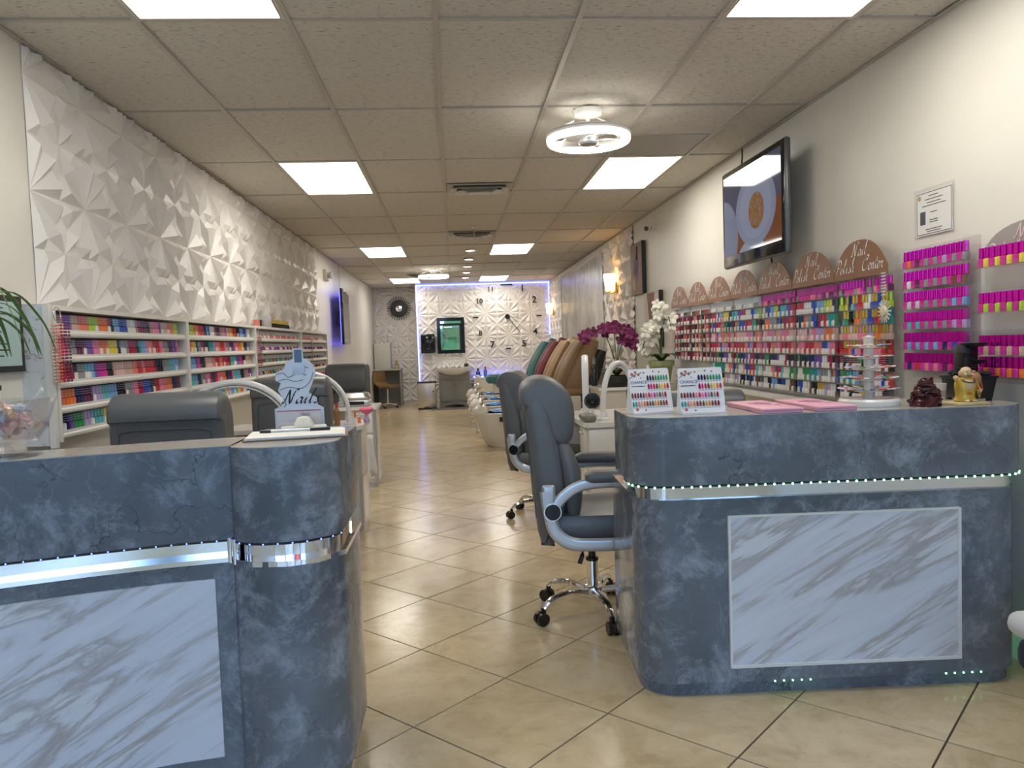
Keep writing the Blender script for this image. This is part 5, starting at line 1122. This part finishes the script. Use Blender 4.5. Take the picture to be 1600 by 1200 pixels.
# black tabletop fountain
lx, ly, lz = onrc(1.395, .27); ft = thing('tabletop_fountain', 'black tiered tabletop fountain at the wall end of the right counter', 'fountain', (lx, ly, lz)); FB = mat('fountain_black', (.012,.013,.014), .3)
MB().loft([[(x,y,z) for x,y in rrect(-a,a,-b_,b_,.01,3)] for a,b_,z in ((.055,.07,.008),(.065,.08,.085),(.07,.085,.088),(.07,.085,.095),(.06,.075,.095),(.055,.07,.07))]).build('trough', FB, ft)
for sx_ in (-1,1):
    for sy_ in (-1,1): MB().box(sx_*.045-.008,sx_*.045+.008,sy_*.055-.008,sy_*.055+.008,0,.01).build('foot', FB, ft)
mb = MB(); rn = random.Random(9)
for k in range(26): mb.ball((rn.uniform(-.05,.05), rn.uniform(-.065,.065), .10+rn.uniform(0,.01)), rn.uniform(.010,.017), 8, (1.2,1,.7))
mb.build('pebbles', mat('pebble', (.035,.045,.045), .2), ft)
MB().rbox(-.030,.030,-.02,.05,.09,.22,.008).build('tower', FB, ft)
for k, (dx, z, w_) in enumerate(((-.028,.125,.032),(.02,.155,.03),(-.024,.185,.03),(.008,.222,.042))): MB().loft([[(dx+x,-.02+y,zz) for x,y in rrect(-a,a,-a*.8,a*.8,.01,2)] for a,zz in ((w_*.7,z-.012),(w_,z),(w_*1.05,z+.004),(w_*.8,z+.004))]).build('cascade_cup', FB, ft)
# ================================================================== orchids and their stands behind the tables
def flower(mb, c, r, d, rnd):
    d = Vector(d).normalized(); Q = d.to_track_quat('Z','Y').to_matrix().to_4x4(); Q.translation = c
    for k in range(5):
        a = 2*PI*k/5+rnd.uniform(0,.3); T = Q @ Matrix.Rotation(a,4,'Z') @ Matrix.Translation((r*.5,0,0)) @ Matrix.Rotation(-.25,4,'Y'); mb.ball((0,0,0), r*.52, 8, (1,.75,.12), T)
def orchid(name, lab, loc, stems, pm, pot, hgt, seed, r=.05):
    t = thing(name, lab, 'plant', loc); rnd = random.Random(seed); pot(t)
    for i, (tx, ty_, tz) in enumerate(stems):
        P = smooth_path([(0,0,hgt),(tx*.15,ty_*.15,hgt+(tz-hgt)*.5),(tx*.5,ty_*.5,hgt+(tz-hgt)*.95),(tx,ty_,tz),(tx*1.25,ty_*1.25,tz-.08)])
        MB().tube(P, .005, 6).build('stem', mat('stem_green', (.08,.12,.04), .5), t)
        for q in range(6):
            p = P[len(P)-1-q*2-(q > 3)*2]; fmb = MB(); flower(fmb, Vector(p)+Vector((rnd.uniform(-.04,.04), rnd.uniform(-.04,.04), rnd.uniform(-.03,.03))), r*rnd.uniform(.85,1.15), (rnd.uniform(-.6,.2), -1, rnd.uniform(-.2,.4)), rnd); fl_ = fmb.build('blossom', pm, t)
    for k in range(7):
        a = 2*PI*k/7; P = smooth_path([(0,0,hgt-.02),(.09*math.cos(a),.09*math.sin(a),hgt+.06),(.19*math.cos(a),.19*math.sin(a),hgt+.03)]); MB().tube(P, [.03*math.sin(PI*(.1+.85*q/(len(P)-1))) for q in range(len(P))], 8, False, (.15,1)).build('leaf', mat('orchid_leaf', (.035,.07,.025), .35), t)
    return t
side = thing('side_cabinet', 'cream side cabinet with dark top holding the purple orchid', 'cabinet', (1.80, 8.25, 0)); MB().box(-.28,.30,-.30,.30,0,.80).build('body', mat('cabinet_cream', (.60,.57,.48), .4), side); MB().box(-.30,.32,-.32,.32,.80,.83).build('top', WHITE, side)
for s in (-1,1): dd = MB().box(-.26 if s < 0 else .02,0 if s < 0 else .28,-.312,-.30,.05,.75).build('door', MATS['cabinet_cream'], side); MB().ball((-.03 if s < 0 else .05,-.32,.5),.012,8).build('knob', STEEL, dd)
orchid('potted_orchid', 'purple orchid in a low black pot on the cream cabinet', (1.72, 8.05, .831), [(-.28,-.02,.60),(-.06,-.05,.66),(.10,-.05,.62),(.16,0,.50)], mat('petal_purple', (.20,.015,.10), .5), lambda t: MB().lathe([(.11,0),(.15,.05),(.15,.12),(.13,.12),(.1,.06)], 20).build('pot', mat('pot_black', (.02,.02,.018), .5), t), .13, 2, .062)
small_bottle('wine_bottle', 'dark bottle standing beside the purple orchid', (1.535, 8.36, .831), .035, .24, mat('bottle_dark', (.02,.02,.02), .1), mat('label_grey', (.3,.3,.3), .4), 'bottle', .07)
small_bottle('lotion_bottle', 'clear lotion bottle right of the purple orchid', (1.98, 8.0, .831), .035, .14, CLEARB, WHITE)
pdm = thing('pedestal', 'cream round pedestal under the green flower pot', 'pedestal', (1.93, 7.05, 0)); MB().lathe([(.14,0),(.14,.03),(.105,.06),(.115,.80),(.14,.86),(.14,.90)], 24).build('column', MATS['cabinet_cream'], pdm)
orchid('potted_orchid', 'white orchid in a green flower pot beside the brown header racks', (1.93, 7.05, .901), [(-.02,-.03,.72),(-.10,-.04,.55),(.06,-.06,.62),(-.14,0,.42)], mat('petal_white', (.72,.70,.60), .5), lambda t: MB().lathe([(.075,0),(.105,.17),(.118,.17),(.122,.22),(.11,.22),(.1,.18)], 24).build('pot', mat('pot_green', (.30,.34,.16), .5), t), .22, 4, .06)
small_bottle('pump_bottle', 'clear pump bottle beside the green flower pot', (1.74, 6.82, .90), .03, .16, CLEARB, WHITE)
st = thing('plant_stand', 'small white stand carrying the clear pump bottle', 'stand', (1.74, 6.82, 0)); MB().lathe([(.06,0),(.06,.02),(.02,.04),(.02,.86),(.07,.88),(.07,.899)], 18).build('column', WHITE, st)
# hanging swatches and a sculpted flower swatch on the racks
swatch((XR-.10, 5.86, 1.52), ['coral','red'], 'wooden red nail color sticks hanging on the brown header racks', .24)
swatch((XR-.10, 6.36, 1.47), ['black','gold','navy'], 'dark nail color sticks hanging on the brown header racks', .22)
sf = thing('flower_swatch', 'sun shaped color swatch of cream nail tips hanging by the magenta rack', 'color swatches', (XR-.098, 3.60, 1.42)); MB().lathe([(.028,0),(.024,.008),(.01,.011)], 18, Matrix.Rotation(-PI/2,4,'Y')).build('rosette', mat('cream_rose', (.68,.62,.46), .4), sf)
for k in range(16): a = 2*PI*k/16; MB().rbox(.026,.058,-.005,.005,-.001,.003,.002,1,Matrix.Rotation(PI/2,4,'Z') @ Matrix.Rotation(PI/2,4,'X') @ Matrix.Rotation(a,4,'Z')).build('nail_tip', mat('tip_nude2', (.66,.58,.48), .25), sf)
for k in range(8): MB().rbox(-.004,.0,-.020,.020,.075+.015*k,.084+.015*k,.002,1).build('hanging_tip', mat('tip_silver2', (.55,.55,.55), .25), sf)
# black chair and bag at the right edge
fc_ = thing('folding_stool', 'black tube framed stool with white cushion at the shop front end of the right counter', 'stool', (1.905, 2.08, 0))
for sx_ in (-1,1): MB().tube([(sx_*.12-.14,-.12,0),(sx_*.08-.08,-.06,.14),(sx_*.08-.04,.02,.27)], .011, 8).build('leg', BLACK, fc_)
MB().rbox(-.19,.20,-.15,.17,.25,.36,.04,3).build('seat', mat('stool_black', (.015,.015,.016), .5), fc_)
MB().rbox(-.215,.22,-.16,.18,.361,.44,.036,3).build('cushion', m_paint('white_fleece', (.62,.62,.62), .9), fc_)
